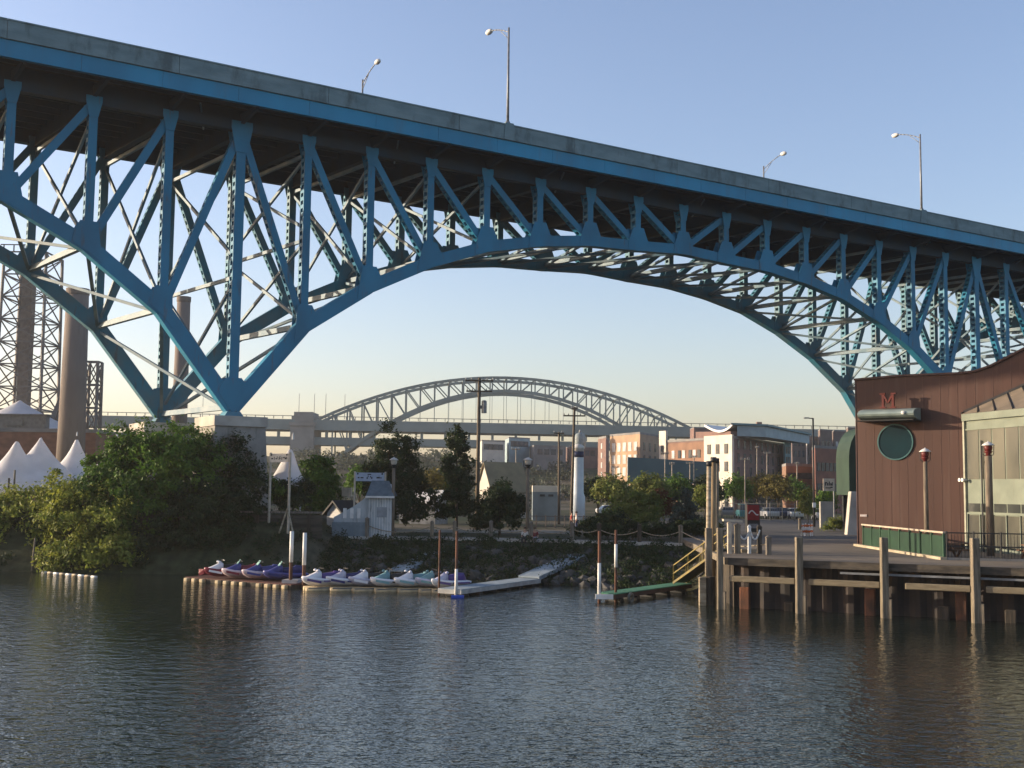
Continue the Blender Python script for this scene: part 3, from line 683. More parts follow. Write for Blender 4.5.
mid = [(612, 487, 138, 14, 10, 'bright', 'pale green tree behind the bright bush, left of its pair'), (650, 486, 142, 15, 10, 'bright', 'pale green tree under the teal screen wall'),
       (678, 488, 150, 12, 10, 'mid', 'dull green tree under the brick apartment block'), (708, 488, 150, 12, 12, 'dark', 'dark green tree behind the tall pole cluster'),
       (738, 488, 168, 11, 9, 'mid', 'green tree above the parked teal van'), (757, 486, 175, 10, 9, 'gold', 'yellowish tree left of its golden neighbour behind the car park'),
       (778, 486, 172, 12, 10, 'gold', 'golden green tree behind the car park fence, left of the street light'), (795, 489, 180, 9, 8, 'mid', 'small dull tree between the golden tree and the street light'),
       (434, 484, 128, 12, 12, 'gold', 'olive tree between the tall dark tree and the columnar tree'), (360, 480, 130, 9, 12, 'mid', 'small green tree behind the blue booth sign'),
       (598, 488, 150, 9, 10, 'dark', 'dark tree right of the white tower'), (826, 500, 150, 6, 9, 'mid', 'small tree behind the concrete wall under the cream sign')]
for i, (px, py, Y, w, h, lm, l) in enumerate(mid):
    plant('street_tree', l, 'tree', ground_at(px, Y), [lob(px, py, Y, w, h), lob(px - w * .5, py + h * .5, Y, w * .7, h * .7), lob(px + w * .5, py + h * .45, Y - 1, w * .7, h * .7)], 3800, .2, lm, 60 + i, .14, .4, 'trees beyond the promenade')
plant('sapling', 'bright slim sapling beside the street light', 'tree', ground_at(808, 128), [lob(808, 498, 128, 6, 10), lob(806, 508, 128, 7, 8)], 3000, .12, 'bright', 81, .05, .2)
plant('low_shrub', 'low green shrub at the foot of the brown building', 'shrub', ground_at(842, 108), [lob(834, 525, 108, 10, 5), lob(850, 523, 108, 10, 6)], 4500, .09, 'bright', 82, .04, .18)
# far wooded hillside: one mass
m = MB(); rnd = random.Random(5)
for i in range(210):
    px = rnd.uniform(280, 860); Y = rnd.uniform(235, 372); x = at(px, 480, Y).x; z = g(x, Y)
    r = rnd.uniform(1.2, 2.6); leaves(m, [(x, Y, z + r * .5, r * 1.3, r, r * .8)], 110, .5, 300 + i, .5, .6, 8)
tag(m.build('hillside_woods', leafmat('haze_greyed_leaf', (.05, .062, .045), (.10, .115, .08)), None, False, False), 'hazy dark woods covering the far hillside', 'woods', kind='stuff')  # leaf colours greyed to paint in part of the haze
# bank vegetation, one uncountable cover
m = MB()
for i in range(900):
    x = rnd.uniform(-60, -12) if i < 300 else rnd.uniform(-13, 12); a, c = pw(x, YT), pw(x, YP)
    if i < 300: y = rnd.uniform(a, c + 3)
    else:
        if x > -5 and rnd.random() < .2: continue
        y = rnd.uniform(a + .5, c - .5)
    r = rnd.uniform(.25, .75); leaves(m, [(x, y, g(x, y) + r * .4, r, r, r * .7)], 60, .09, 900 + i, .18, .4, 6)
tag(m.build('bank_weeds', LM['dark'], None, False, False), 'rank weeds growing over the river bank', 'weeds', kind='stuff')
# old retaining wall along the shaded bank
root = empty('retaining_wall', (-19, 84.6, 1), 'dark old plank retaining wall below the pier and the cream signboard', 'wall')
wl_m = mat('wall_planks', (.085, .075, .06), .95, (.03, .028, .024), .9, bump=.5, stretch=(.6, .6, 5))
m = MB(); A_, C_ = Vector((-26.5, 84.4, 0)), Vector((-13.6, 85.2, 0))
for j in range(7): m.bar(A_ + up * (1.75 + j * .34) + Vector((0, .02 * (j % 2), 0)), C_ + up * (1.75 + j * .34) + Vector((0, .02 * (j % 2), 0)), .12, .325)
m.build('plank_face', wl_m, root)
m = MB(); m.bar(A_ + up * 4.13, C_ + up * 4.13, .34, .14); m.build('cap_beam', mat('grey_timber', (.2, .175, .14), .9, (.1, .085, .07), 2, stretch=(4, 4, .6)), root)
for i in range(7):
    q = A_.lerp(C_, (i + .5) / 7) - Vector((0, .16, 0)); m = MB(); m.bar(q + up * .2, q + up * 4.0, .22, .18, Vector((1, 0, 0))); m.build('post', timber_d, root)
# riprap stones
m = MB(); ico = bmesh.new(); bmesh.ops.create_icosphere(ico, subdivisions=1, radius=1); iv = [v.co.copy() for v in ico.verts]; ifc = [tuple(v.index for v in f.verts) for f in ico.faces]; ico.free()
for i in range(300):
    x = rnd.uniform(-12.5, 12); t_ = rnd.random(); y = lerp(pw(x, YT), pw(x, YP), t_ * .8); r = rnd.uniform(.18, .5) * (1.15 - t_ * .5)
    sx, sy, sz = (rnd.uniform(.7, 1.3) for _ in range(3)); rot = Matrix.Rotation(rnd.uniform(0, 6), 3, Vector((rnd.random(), rnd.random(), 1)))
    m.add([Vector((x, y, g(x, y) + r * .15)) + rot @ Vector((v.x * sx, v.y * sy, v.z * sz * .75)) * r * (1 + .2 * noise.noise(v * 2 + Vector((i, 0, 0)))) for v in iv], ifc)
tag(m.build('riprap', mat('riprap_stone', (0.095, 0.092, 0.085), .9, (.04, .04, .038), 1.2, bump=.3)), 'grey broken stones armouring the bank below the promenade', 'riprap', kind='stuff')

# ------------------------------------------------------------------ far apartments
def corner_block(name, label, px_l, px_c, px_r, ytop, Yc, Yl, Yr, z0, wm_, rm_, wins, cat='apartment block', group=None, lip=.5):
    c = at(px_c, ytop, Yc); l = at(px_l, ytop, Yl); r = at(px_r, ytop, Yr)
    pts = [(c.x, Yc), (l.x, Yl), (l.x + r.x - c.x, Yl + Yr - Yc), (r.x, Yr)]
    return wall_building(name, label, cat, pts, z0, c.z, wm_, rm_, wins, group, lip=lip), pts, c.z
brick_o = mat('orange_brick', (0.23, 0.135, 0.09), .9, (0.17, 0.10, 0.068), .5)  # orange brick desaturated, some distance haze mixed into the colour
brick_b = mat('brown_apartment_brick', (0.19, 0.12, 0.10), .9, (0.14, 0.09, 0.08), .5)
cream = mat('cream_render', (0.58, 0.53, 0.45), .85, (0.46, 0.42, 0.36), .5)
teal_p = mat('teal_panel', (0.12, 0.22, 0.24), .6, (0.08, 0.17, 0.19), .6)
pale_p = mat('pale_blue_panel', (0.28, 0.36, 0.38), .6, (0.22, 0.29, 0.31), .6)
root, pts, zt0 = corner_block('apartment_block', 'large brick apartment block with cream corner bay and a swooping white roof', 661, 734, 783, 438.5, 236, 262, 268, 1.5, brick_b, tan_roof,
    [(3, 8, 5, 1.3, 1.9, .06, .98, 3, 17.0, winw)])
P = [Vector((x, y, 0)) for x, y in pts]; d01 = (P[1] - P[0]); e01 = d01.normalized(); n01 = Vector((e01.y, -e01.x, 0))
if n01.dot(P[0] - P[2]) < 0: n01 = -n01
def face(f0, f1, z0, z1, th, nm, m_, proud=0.0):
    m = MB(); m.prism([P[0] + d01 * f0 + up * z0 + n01 * proud, P[0] + d01 * f1 + up * z0 + n01 * proud, P[0] + d01 * f1 + up * z1 + n01 * proud, P[0] + d01 * f0 + up * z1 + n01 * proud], n01 * th); return m.build(nm, m_, root)
face(0, .36, 2, zt0 + .8, .5, 'corner_bay', cream); face(.37, .88, 11, zt0 - .3, .25, 'brick_panel', brick_o); face(.9, 1.0, 8, zt0 + 2.6, .5, 'end_bay', cream); face(.37, .88, 2.2, 10.7, .2, 'lower_wall', brick_o)
for r in range(4):
    for f in (.07, .18, .29): face(f - .022, f + .022, zt0 - 3.0 - r * 3.6, zt0 - 1.0 - r * 3.6, .12, 'window', winw, .5)
    for f in (.44, .50, .56, .65, .71, .80):
        face(f - .02, f + .02, zt0 - 3.6 - r * 3.6, zt0 - 1.9 - r * 3.6, .1, 'window', winl if f in (.50, .65, .80) else winw, .26)
for zz in (zt0 - 2.6, zt0 - 7): face(.93, .97, zz, zz + 2, .1, 'window', winw, .5)
e03 = (P[3] - P[0])
m = MB(); q0 = P[0] + e03 * .02 - n01 * .5
m.prism([q0 + up * (zt0 + .55), q0 + e03 * .97 + up * (zt0 + .55), q0 + e03 * .97 + up * (zt0 + 2.5), q0 + up * (zt0 + 2.7)], -n01 * 7); m.build('penthouse', pale_p, root)
m = MB(); m.prism([q0 - e03 * .02 + up * (zt0 + 2.75) + n01 * 1.2, q0 + e03 * 1.0 + up * (zt0 + 2.55) + n01 * 1.2, q0 + e03 * 1.0 + up * (zt0 + 2.9) + n01 * 1.2, q0 - e03 * .02 + up * (zt0 + 3.15) + n01 * 1.2], -n01 * 9); m.build('penthouse_roof', teal_p, root)
rows = [[], []]
for i in range(15):
    f = i / 14 * .36; zz = zt0 + 3.1 - 1.35 * math.sin((i / 14) ** .85 * PI) + .2 * i / 14
    rows[0].append(P[0] + d01 * f + up * zz + n01 * .4); rows[1].append(P[0] + d01 * f + up * (zz + .3) + e03 * .5)
m = MB(); m.grid(rows); m.grid([[q - up * .45 for q in r] for r in rows]); m.grid([rows[0], [q - up * .45 for q in rows[0]]]); m.build('swoop_roof', white_m, root, False)
m = MB(); m.prism([P[0] + d01 * .04 + up * (zt0 + .5), P[0] + d01 * .5 + up * (zt0 + .5), P[0] + d01 * .5 + up * (zt0 + 1.9), P[0] + d01 * .04 + up * (zt0 + 1.5)], -n01 * 5); m.build('top_storey', brick_b, root)
m = MB(); q = at(759, 430, 255); m.box((q.x, 255, zt0 + 3.4), (1.1, 1.1, 2.2)); m.build('chimney', brick_b, root)
corner_block('apartment_block', 'tan brick apartment block left of the large one, below the far bridge', 610, 640, 664, 434, 285, 300, 305, 1.5, mat('tan_brick', (0.36, 0.25, 0.16), .9, (0.28, 0.19, 0.13), .4), tan_roof,
    [(0, 5, 3, 1.7, 2.2, .05, .95, 9, 18.3, winl), (3, 4, 3, 1.6, 2.0, .05, .95, 9, 18.3, winw)])
corner_block('apartment_block', 'narrow dark brick tower block with white balconies beside the white tower', 598, 606, 609, 438, 262, 270, 280, 1.5, brick_b, tan_roof, [(0, 1, 6, 1.2, 1.3, .1, .9, 4, 17, winl)])
corner_block('teal_tower', 'slim teal clad stair tower at the right end of the brick apartments', 783, 784.5, 791, 437, 262, 270, 264, 1.5, teal_p, tan_roof, [(3, 2, 5, .7, 1.6, .1, .9, 5, 16.5, winw)])
corner_block('brick_warehouse', 'low orange brick building in sun left of the street light', 782, 786, 813, 466, 215, 225, 219, 1.5, brick_o, tan_roof, [(3, 5, 1, 1.3, 1.1, .05, .95, 8.0, 10, winw)], 'warehouse')
corner_block('brick_warehouse', 'red brick building between the street light and the dark green tank', 812, 815, 842, 448, 205, 215, 211, 1.5, mat('red_brick', (0.24, 0.11, 0.08), .9, (0.18, .085, .065), .5), tan_roof,
    [(3, 6, 2, 1.0, 1.5, .05, .95, 5, 12.3, winw)], 'warehouse')
rnd = random.Random(9)
for i, (a, c, yt_, Y, l) in enumerate(((790, 806, 434, 320, 'dark brick row house nearest the teal stair tower'), (806, 818, 437, 328, 'white topped row house behind the street light'), (818, 832, 430, 322, 'dark brick row house with a roof stack, left of the tallest gable'),
                              (832, 846, 431, 330, 'dark row house peeping out left of the green tank'), (846, 872, 428, 335, 'dark row house mostly behind the green tank'))):
    corner_block('row_house', l, a, a + 2, c, yt_, Y, Y + 8, Y + 4, 2, mat('row_brick' if i != 1 else 'row_white', (0.16, .12, .105) if i != 1 else (.4, .38, .36), .9, None, .4), tan_roof,
                 [(3, 3, 2, 1.0, 1.7, .08, .92, 15, 21, winl if i % 2 else winw)], 'house', 'row houses on the far hill', .3)
for i, (a, c, yt_, Y, m_, l) in enumerate(((478, 505, 441, 330, cream, 'cream block on the far hill right of the tall utility pole'), (505, 530, 438, 340, pale_p, 'pale blue roofed block on the far hill'), (530, 566, 446, 335, tan_roof, 'low grey block on the far hill left of the leaning pole'),
                                           (566, 598, 447, 345, brick_b, 'low brown block on the far hill behind the white tower'), (690, 712, 428, 330, brick_b, 'dark brick block rising behind the swooping white roof'))):
    corner_block('hill_block', l, a, a + 4, c, yt_, Y, Y + 10, Y + 5, 2, m_, tan_roof, [(3, 4, 1, 1.6, 1.6, .08, .92, at(a, yt_ + 9, Y).z, at(a, yt_ + 2, Y).z, winw)], 'building', 'blocks on the far hill', .3)
# teal netting wall
m = MB(); a, c = at(628, 457, 215), at(710, 462, 228)
m.prism([Vector((a.x, a.y, 7.2)), Vector((c.x, c.y, 7.4)), Vector((c.x, c.y, c.z)), Vector((a.x, a.y, a.z))], Vector((0, .3, 0)))
root = empty('screen_wall', (a.x, a.y, 2), 'long teal screen wall on posts below the brick apartments', 'screen'); m.build('screen', mat('teal_net', (0.055, 0.12, 0.135), .8, (.045, .095, .11), .2), root)
for i in range(7):
    q = a.lerp(c, i / 6); m = MB(); m.cyl((q.x, q.y + .45, 1.5), (q.x, q.y + .45, q.z), .14, .12, 7); m.build('post', grey_m, root)
# mid-ground small buildings
def gable(name, label, cx, cy, z0, w, dpt, hw_, hr, rz, wm_, rm_, door=True):
    root = empty(name, (cx, cy, z0), label, 'shed' if 'shed' in name else 'barn'); ca, sa = math.cos(rz), math.sin(rz)
    X = lambda x, y, z: Vector((cx + x * ca - y * sa, cy + x * sa + y * ca, z0 + z))
    m = MB(); m.prism([X(-w / 2, -dpt / 2, -.3), X(w / 2, -dpt / 2, -.3), X(w / 2, -dpt / 2, hw_), X(0, -dpt / 2, hr), X(-w / 2, -dpt / 2, hw_)], X(0, dpt, 0) - X(0, 0, 0)); m.build('wall', wm_, root)
    m = MB()
    for e in (-1, 1):
        m.prism([X(0, -dpt / 2 - .25, hr + .03), X(e * (w / 2 + .3), -dpt / 2 - .25, hw_ - .17), X(e * (w / 2 + .3), -dpt / 2 - .25, hw_ - .01), X(0, -dpt / 2 - .25, hr + .2)], X(0, dpt + .5, 0) - X(0, 0, 0))
    m.build('roof', rm_, root)
    if door:
        m = MB(); a_, b_ = X(-.5, -dpt / 2 - .05, 0), X(.5, -dpt / 2 - .05, 0); m.bar((a_ + b_) / 2 + up * 0, (a_ + b_) / 2 + up * 2.1, 1.0, .08, (b_ - a_)); m.build('door', dark_m, root)
    return root
q = at(501, 470, 152)
gable('barn', 'tan roofed barn with a sunlit gable left of the promenade lamp', q.x + .2, 153, 2.3, 4.2, 5.2, 3.3, at(488, 463, 150).z - 2.3, rad(-62), cream, mat('tan_shingle', (0.27, 0.22, 0.14), .9, (.2, .165, .11), .8))
q = at(546, 492, 140)
wall_building('low_building', 'low pale flat building right of the promenade lamp', 'building', [(q.x - 1.6, 139), (q.x + 1.7, 139), (q.x + 1.7, 144), (q.x - 1.6, 144)], 2.2, q.z, mat('grey_blue_wall', (.2, .24, .26), .8, None, .5), cream, [(0, 2, 1, .6, .25, .2, .8, q.z - .7, q.z - .1, winw)], lip=.75)
q = at(412, 495, 122)
gable('cabin', 'low white roofed cabin between the tall dark tree and the columnar tree', at(424, 500, 122).x, 122, 2.3, 3.2, 4.0, 2.3, 3.3, rad(70), grey_m, white_m, False)
q = at(578, 470, 132); root = empty('white_tower', (q.x, 132, 2.3), 'slim white lighthouse shaped tower with a dark blue band', 'tower')
zb_ = at(578, 497, 132).z; z1 = at(578, 446, 132).z; zz = lambda y: at(578, y, 132).z
m = MB(); m.lathe((q.x, 132, 0), [(.82, 2.2), (.82, zb_), (.66, zz(493)), (.63, zz(458)), (.63, zz(457.5))], 20); m.build('shaft', mat('tower_white', (.62, .68, .72), .5, (.5, .57, .62), 1), root, True)
m = MB(); m.lathe((q.x, 132, 0), [(.645, zz(457)), (.645, zz(451.5))], 20); m.build('band', mat('navy_paint', (.02, .03, .09), .5), root, True)
m = MB(); m.lathe((q.x, 132, 0), [(.63, zz(451)), (.63, zz(449)), (.7, zz(448.8)), (.7, zz(446.5)), (.4, zz(444.6)), (.05, zz(444))], 20); m.build('cap', white_m, root, True)
q = at(580, 432, 300); root = empty('water_tank', (q.x, 300, 5), 'hazy domed water tank rising behind the white tower', 'water tank'); zt_ = q.z
m = MB(); m.lathe((q.x, 300, 0), [(1.0, 5), (1.0, zt_ - 5), (1.5, zt_ - 3.6), (1.55, zt_ - 1.6), (1.1, zt_ - .5), (.1, zt_)], 18); m.build('tank', mat('tank_grey', (.22, .26, .26), .6), root, True)
m = MB(); m.lathe((q.x, 300, zt_ - .1), [(.3, 0), (.25, .5), (.05, .8)], 10); m.build('vent_cap', grey_m, root, True)

# ------------------------------------------------------------------ poles
def utility_pole(px_b, px_t, ytop, Y, label, arms, r=.16, xform=False, zg=None, m_=None, group='utility poles'):
    t = at(px_t, ytop, Y); gz = g(t.x, Y) if zg is None else zg; bx = at(px_b, 520, Y).x
    b_ = Vector((bx, Y, gz)); t = Vector((t.x, Y, t.z)); root = empty('utility_pole', b_, label, 'utility pole', group); m_ = m_ or mat('pole_timber', (.16, .125, .09), .9, (.08, .065, .05), 2, stretch=(3, 3, .4))
    m = MB(); m.cyl(b_ - up * .5, t, r, r * .7, 9); m.build('shaft', m_, root, True)
    for (dz, w) in arms:
        m = MB(); c = t - up * dz; m.bar(c + Vector((-w, -.15, 0)), c + Vector((w, -.15, 0)), .12, .14); ca = m.build('crossarm', m_, root)
        for e in (-.95, -.55, .55, .95):
            m = MB(); m.lathe(c + Vector((w * e, -.15, .06)), [(.035, 0), (.06, .08), (.03, .2)], 7); m.build('insulator', grey_m, ca)
    if xform:
        m = MB(); c = t - up * xform + Vector((.45, 0, 0)); m.lathe(c - up * .55, [(.02, 0), (.24, .02), (.24, 1.05), (.16, 1.15), (.02, 1.17)], 12); m.bar(c - Vector((.4, 0, 0)), c, .1, .3); m.build('transformer', grey_m, root)
    return root
utility_pole(477, 479.5, 378, 104, 'tall utility pole with two crossarms and a transformer, cutting the far arch', [(.25, 1.25), (1.2, 1.15)], .2, 2.6)
utility_pole(571, 574.5, 407, 118, 'leaning utility pole with one wide crossarm left of the white tower', [(.9, 1.1), (.2, .3)], .17)
utility_pole(559, 559, 432, 126, 'plain utility pole with small arms just left of the leaning pole', [(.15, .55)], .15)
for i, (px, yt_, Y, l) in enumerate(((516, 448, 160, 'thin pole rising behind the tan barn roof'), (559.5, 464, 150, 'short pole beside the low pale building'), (665, 452, 185, 'thin pole under the far left of the teal screen'), (672, 462, 170, 'second thin pole under the teal screen'),
                                     (690, 462, 178, 'thin twin pole left of the tall pole cluster'), (694, 455, 178, 'taller thin pole left of the tall pole cluster'), (745, 458, 165, 'thin light pole behind the red machine'), (757, 446, 210, 'thin pole before the brown face of the large apartments'),
                                     (767, 452, 205, 'thin pole at the right of the large apartments'), (797, 462, 190, 'thin pole left of the street light'), (615, 466, 190, 'thin pole right of the white tower'))):
    utility_pole(px, px, yt_, Y, l, [(.3, .35)] if i % 2 else [(.2, .6)], .11, group='thin poles in the distance', m_=mat('pale_pole', (.34, .29, .23), .8, (.2, .17, .14), 2))
def globe_lamp(p, h, label, group, head, slim=.12, cap=None):
    root = empty('lamp_post', p, label, 'lamp post', group); tm_ = mat('lamp_timber', (.2, .16, .115), .85, (.1, .08, .06), 2.5, stretch=(4, 4, .5))
    m = MB(); m.cyl(p - up * .2, p + up * (h - .75), slim * 1.15, slim * .95, 12); m.build('post', tm_, root, True)
    m = MB(); q = p + up * (h - .75); m.lathe(q, [(slim * .9, 0), (.12, .12), (.22, .2), (.24, .26)], 12); m.build('collar', dark_m if head != redm else redm, root, True)
    m = MB(); m.lathe(q, [(.13, .2), (.22, .36), (.24, .5), (.19, .6)], 14); hd = m.build('lantern', head, root, True)
    m = MB(); m.lathe(q, [(.36, .585), (.3, .64), (.17, .74), (.05, .78), (.01, .84)], 14); m.build('shade', cap or mat('pale_enamel', (.6, .56, .5), .4), hd, True)
    for e in (-1, 1):
        m = MB(); m.path([q + Vector((.05 * e, 0, -.1)), q + Vector((.3 * e, 0, .1)), q + Vector((.32 * e, 0, .58))], .02, 5); m.build('bracket_arm', dark_m, root)
    return root
whitehead = mat('opal_glass', (.6, .56, .48), .35)
for px, yt_, Y, l in ((394, 458, 87.6, 'promenade lamp post beside the blue ticket booth'), (528, 458, 86.5, 'promenade lamp post above the two seated people')):
    t = at(px, yt_, Y); b_ = Vector((t.x, Y, 2.3)); globe_lamp(b_, t.z - 2.3, l, 'promenade lamp posts', whitehead)
# street light
t = at(813, 418, 122); root = empty('street_light', (t.x, 122, 2.45), 'tall dark street light with a flat head reaching left, by the brown building', 'street light')
m = MB(); m.cyl((t.x, 122, 2.3), (t.x, 122, t.z), .13, .09, 10); m.build('pole', dark_m, root, True)
m = MB(); m.bar((t.x + .05, 122, t.z - .05), (t.x - .5, 122, t.z - .02), .1, .1); m.build('arm', dark_m, root)
m = MB(); m.loft([[Vector((t.x - .45, 122 + j * .14, t.z + k)) for j, k in ((-1, -.06), (1, -.06), (1, .06), (-1, .06))], [Vector((t.x - .95, 122 + j * .2, t.z + k)) for j, k in ((-1, -.08), (1, -.08), (1, .05), (-1, .05))]]); m.build('lamp_head', grey_m, root)
m = MB(); m.box((t.x - .02, 121.82, at(813, 505, 122).z), (.34, .1, .5)); m.build('notice', white_m, root)

# ------------------------------------------------------------------ signs
def strokes(m, o, d, nrm_, specs):
    for (x, z, w, h, rot) in specs:
        c = o + d * x + up * z + nrm_ * .03; dd = d * math.cos(rot) + up * math.sin(rot); uu_ = -d * math.sin(rot) + up * math.cos(rot)
        m.frame(c, dd, nrm_, uu_, w, .02, h)
def mark_row(m, o, d, nrm_, marks):
    """short dark paint marks, as the weathered lettering reads from here: (x, z, w, h) in board fractions already in metres"""
    for (x, z, w, h) in marks: m.frame(o + d * x + up * z + nrm_ * .012, d, nrm_, up, w, .015, h)
X_, Yn = Vector((1, 0, 0)), Vector((0, -1, 0))
def frame_sign(name, label, pxl, pxr, ytop, ybot, ypost, Y, bm_, text, zg=None, braces=False, zl=None):
    a, c = at(pxl, ytop, Y), at(pxr, ytop, Y); zb_ = at(pxl, ybot, Y).z; zg = g((a.x + c.x) / 2, Y) if zg is None else zg
    root = empty(name, ((a.x + c.x) / 2, Y, zg), label, 'sign')
    for p_ in (a, c):
        m = MB(); m.bar((p_.x, Y, zg - .3), (p_.x, Y, a.z + .08), .13, .13, X_); m.build('post', mat('sun_toned_timber', (.55, .47, .36), .8, (.4, .34, .26), 3), root)  # pale post timber with sunlight put into its colour
    m = MB(); m.box(((a.x + c.x) / 2, Y - .09, (a.z + zb_) / 2), (c.x - a.x - .14, .05, a.z - zb_)); bd = m.build('board', bm_, root)
    m = MB(); w = c.x - a.x; o = Vector(((a.x + c.x) / 2, Y - .105, (a.z + zb_) / 2)); hh = a.z - zb_
    mark_row(m, o, X_, Yn, [(w * x, hh * z, w * ww, hh * h_) for x, z, ww, h_ in text])
    m.build('lettering', dark_m, bd)
    m = MB()
    for e in (-.4, .4): m.lathe(o + Vector((w * e, -.01, hh * .36)), [(.07, 0), (.07, .03)], 8, Vector((0, -1, 0)))
    m.build('corner_dots', dark_m, bd)
    if braces:
        root.rotation_euler.z = rad(-38); 
        for e in (-1, 1):
            m = MB(); m.bar((c.x, Y - .1, zg + 1.5), (c.x + e * .75 + .15, Y - .3, zg - .3), .09, .09); m.build('brace', timber_l, root)
    return root
frame_sign('frame_sign', 'cream signboard hung between two sun-toned timber posts on the bank', 266, 295, 453.5, 462, 508, 84.2, mat('sun_lightened_cream', (.80, .70, .56), .7, (.66, .57, .46), 3), [(-.36, -.08, .09, .16), (-.25, -.05, .03, .34), (-.14, -.1, .08, .12), (-.1, .04, .03, .3), (0, -.05, .03, .36), (.05, .1, .07, .1), (.05, -.1, .07, .1), (.14, -.05, .03, .34), (.24, .02, .10, .13), (.33, -.06, .08, .22), (.4, -.02, .03, .3)], None, True)  # cream board lightened in colour to stand in for direct sun
frame_sign('booth_sign', 'pale blue signboard on two posts above the ticket booth roof', 355, 385.5, 472.5, 481, 500, 88.6, mat('blue_board', (.36, .42, .52), .6, (.28, .34, .44), 3), [(-.37, -.1, .06, .16), (-.26, -.1, .10, .14), (-.09, -.14, .04, .22), (-.06, .08, .03, .2), (-.02, .3, .12, .12), (.02, .02, .03, .18), (.06, -.12, .04, .22), (.27, -.08, .11, .18), (.36, -.1, .04, .14)], 2.35)
# booth
Yb = 87.4; bx0, bx1 = at(368, 520, Yb).x, at(391.5, 520, Yb).x
booth_m = mat('pale_blue_siding', (.45, .48, .49), .75, (.32, .36, .375), 1.2, stretch=(1, 1, .4), bump=.15, stain=((.16, .17, .16), .7, 1.6, (1.4, 1.4, .4), .53))
root = empty('ticket_booth', ((bx0 + bx1) / 2, Yb + .9, 2.33), 'small pale blue ticket booth with a sloping slate roof on the quay', 'booth')
zt1 = at(380, 497, Yb).z; zr1 = at(380, 482, Yb + 1.8).z
m = MB(); m.prism([Vector((bx0, Yb, 2.33)), Vector((bx0, Yb, zt1)), Vector((bx0, Yb + 1.0, zr1 - .15)), Vector((bx0, Yb + 1.9, zt1 + .2)), Vector((bx0, Yb + 1.9, 2.33))], X_ * (bx1 - bx0)); m.build('wall', booth_m, root)
m = MB()
for i in range(9): x = lerp(bx0 + .08, bx1 - .08, i / 8); m.box((x, Yb - .012, (2.33 + zt1) / 2), (.03, .022, zt1 - 2.4))
m.build('batten', white_m, root)
rf = mat('slate_roof', (.13, .165, .19), .8, (.085, .115, .135), 2.5, bump=.3)
m = MB(); m.prism([Vector((bx0 - .18, Yb - .22, zt1 - .02)), Vector((bx0 + .1, Yb + 1.0, zr1)), Vector((bx1 - .35, Yb + 1.0, zr1)), Vector((bx1 + .18, Yb - .22, zt1 - .02))], Vector((0, .04, .1)))
m.prism([Vector((bx0 - .18, Yb + 2.1, zt1 + .05)), Vector((bx0 + .1, Yb + 1.05, zr1)), Vector((bx1 - .35, Yb + 1.05, zr1)), Vector((bx1 + .18, Yb + 2.1, zt1 + .05))], Vector((0, -.04, .1))); m.build('roof', rf, root)
m = MB(); m.bar((bx0 - .2, Yb - .25, zt1 + .0), (bx1 + .2, Yb - .25, zt1 + .0), .06, .14); m.build('eave_board', white_m, root)
m = MB(); m.box(((bx0 + bx1) / 2 + .15, Yb - .02, lerp(2.33, zt1, .62)), (.75, .03, .75)); m.build('shutter', mat('grey_shutter', (.3, .33, .35), .6), root)
lx0 = at(333, 520, Yb).x
m = MB(); m.prism([Vector((lx0, Yb + .3, 2.33)), Vector((bx0 - .02, Yb + .3, 2.33)), Vector((bx0 - .02, Yb + .3, zt1 + .1)), Vector((lerp(lx0, bx0, .55), Yb + .3, lerp(2.33, zt1, .75))), Vector((lx0, Yb + .3, lerp(2.33, zt1, .48)))], Vector((0, 1.6, 0))); m.build('side_annex', booth_m, root)
for f in (.32, .52, .72):
    m = MB(); m.box((lerp(lx0, bx0, f), Yb + .27, 4.05), (.26, .04, .75)); m.build('window', white_m, root)
m = MB(); m.box(((lx0 + bx0) / 2, Yb - .1, 2.88), (bx0 - lx0 + .1, .06, 1.05)); 
for i in range(8): m.box((lerp(lx0, bx0, (i + .5) / 8), Yb - .14, 2.88), (.2, .03, 1.0))
m.build('side_screen', mat('blue_screen', (.20, .245, .27), .75, (.14, .18, .205), 1.5), root)
a = at(347, 492, 95); m = MB(); m.box((a.x, 95, a.z), (1.15, .1, .72)); root = empty('cream_sign', (a.x, 95, 2.4), 'plain cream board behind the ticket booth', 'sign'); root.rotation_euler.z = rad(-40); m.build('board', mat('cream_board', (.62, .52, .4), .7), root)
for e in (-.45, .45):
    m = MB(); m.bar((a.x + e, 95.1, 2.2), (a.x + e, 95.1, a.z + .3), .08, .08, X_); m.build('post', timber_l, root)
a = at(340, 503, 93); gable('garden_shed', 'small grey roofed white shed left of the ticket booth', a.x + .2, 93.5, 2.4, 1.6, 2.0, 1.5, 2.35, rad(-35), white_m, dark_m, False)

# ------------------------------------------------------------------ promenade posts and rope
def wpost(name, p, h, w, label, group, m_, cat='post'):
    root = empty(name, p, label, cat, group)
    m = MB(); m.frame(p + up * (h / 2 - .25), X_, Vector((0, 1, 0)), up, w, w, h + .5); o = m.build('shaft', m_, root); bevel(o, .02)
    m = MB(); m.loft([[p + Vector((i * w * .55, j * w * .55, h)) for i, j in ((-1, -1), (1, -1), (1, 1), (-1, 1))], [p + Vector((i * w * .55, j * w * .55, h + .05)) for i, j in ((-1, -1), (1, -1), (1, 1), (-1, 1))], [p + Vector((i * .03, j * .03, h + .15)) for i, j in ((-1, -1), (1, -1), (1, 1), (-1, 1))]]); m.build('cap', m_, root)
    return root
ords = ['first', 'second', 'third', 'fourth', 'fifth', 'sixth', 'seventh', 'eighth', 'ninth', 'tenth', 'eleventh', 'twelfth']
pxs = [365, 431, 454, 491, 531, 571, 597, 635, 673, 702]
prev = None; pp = []
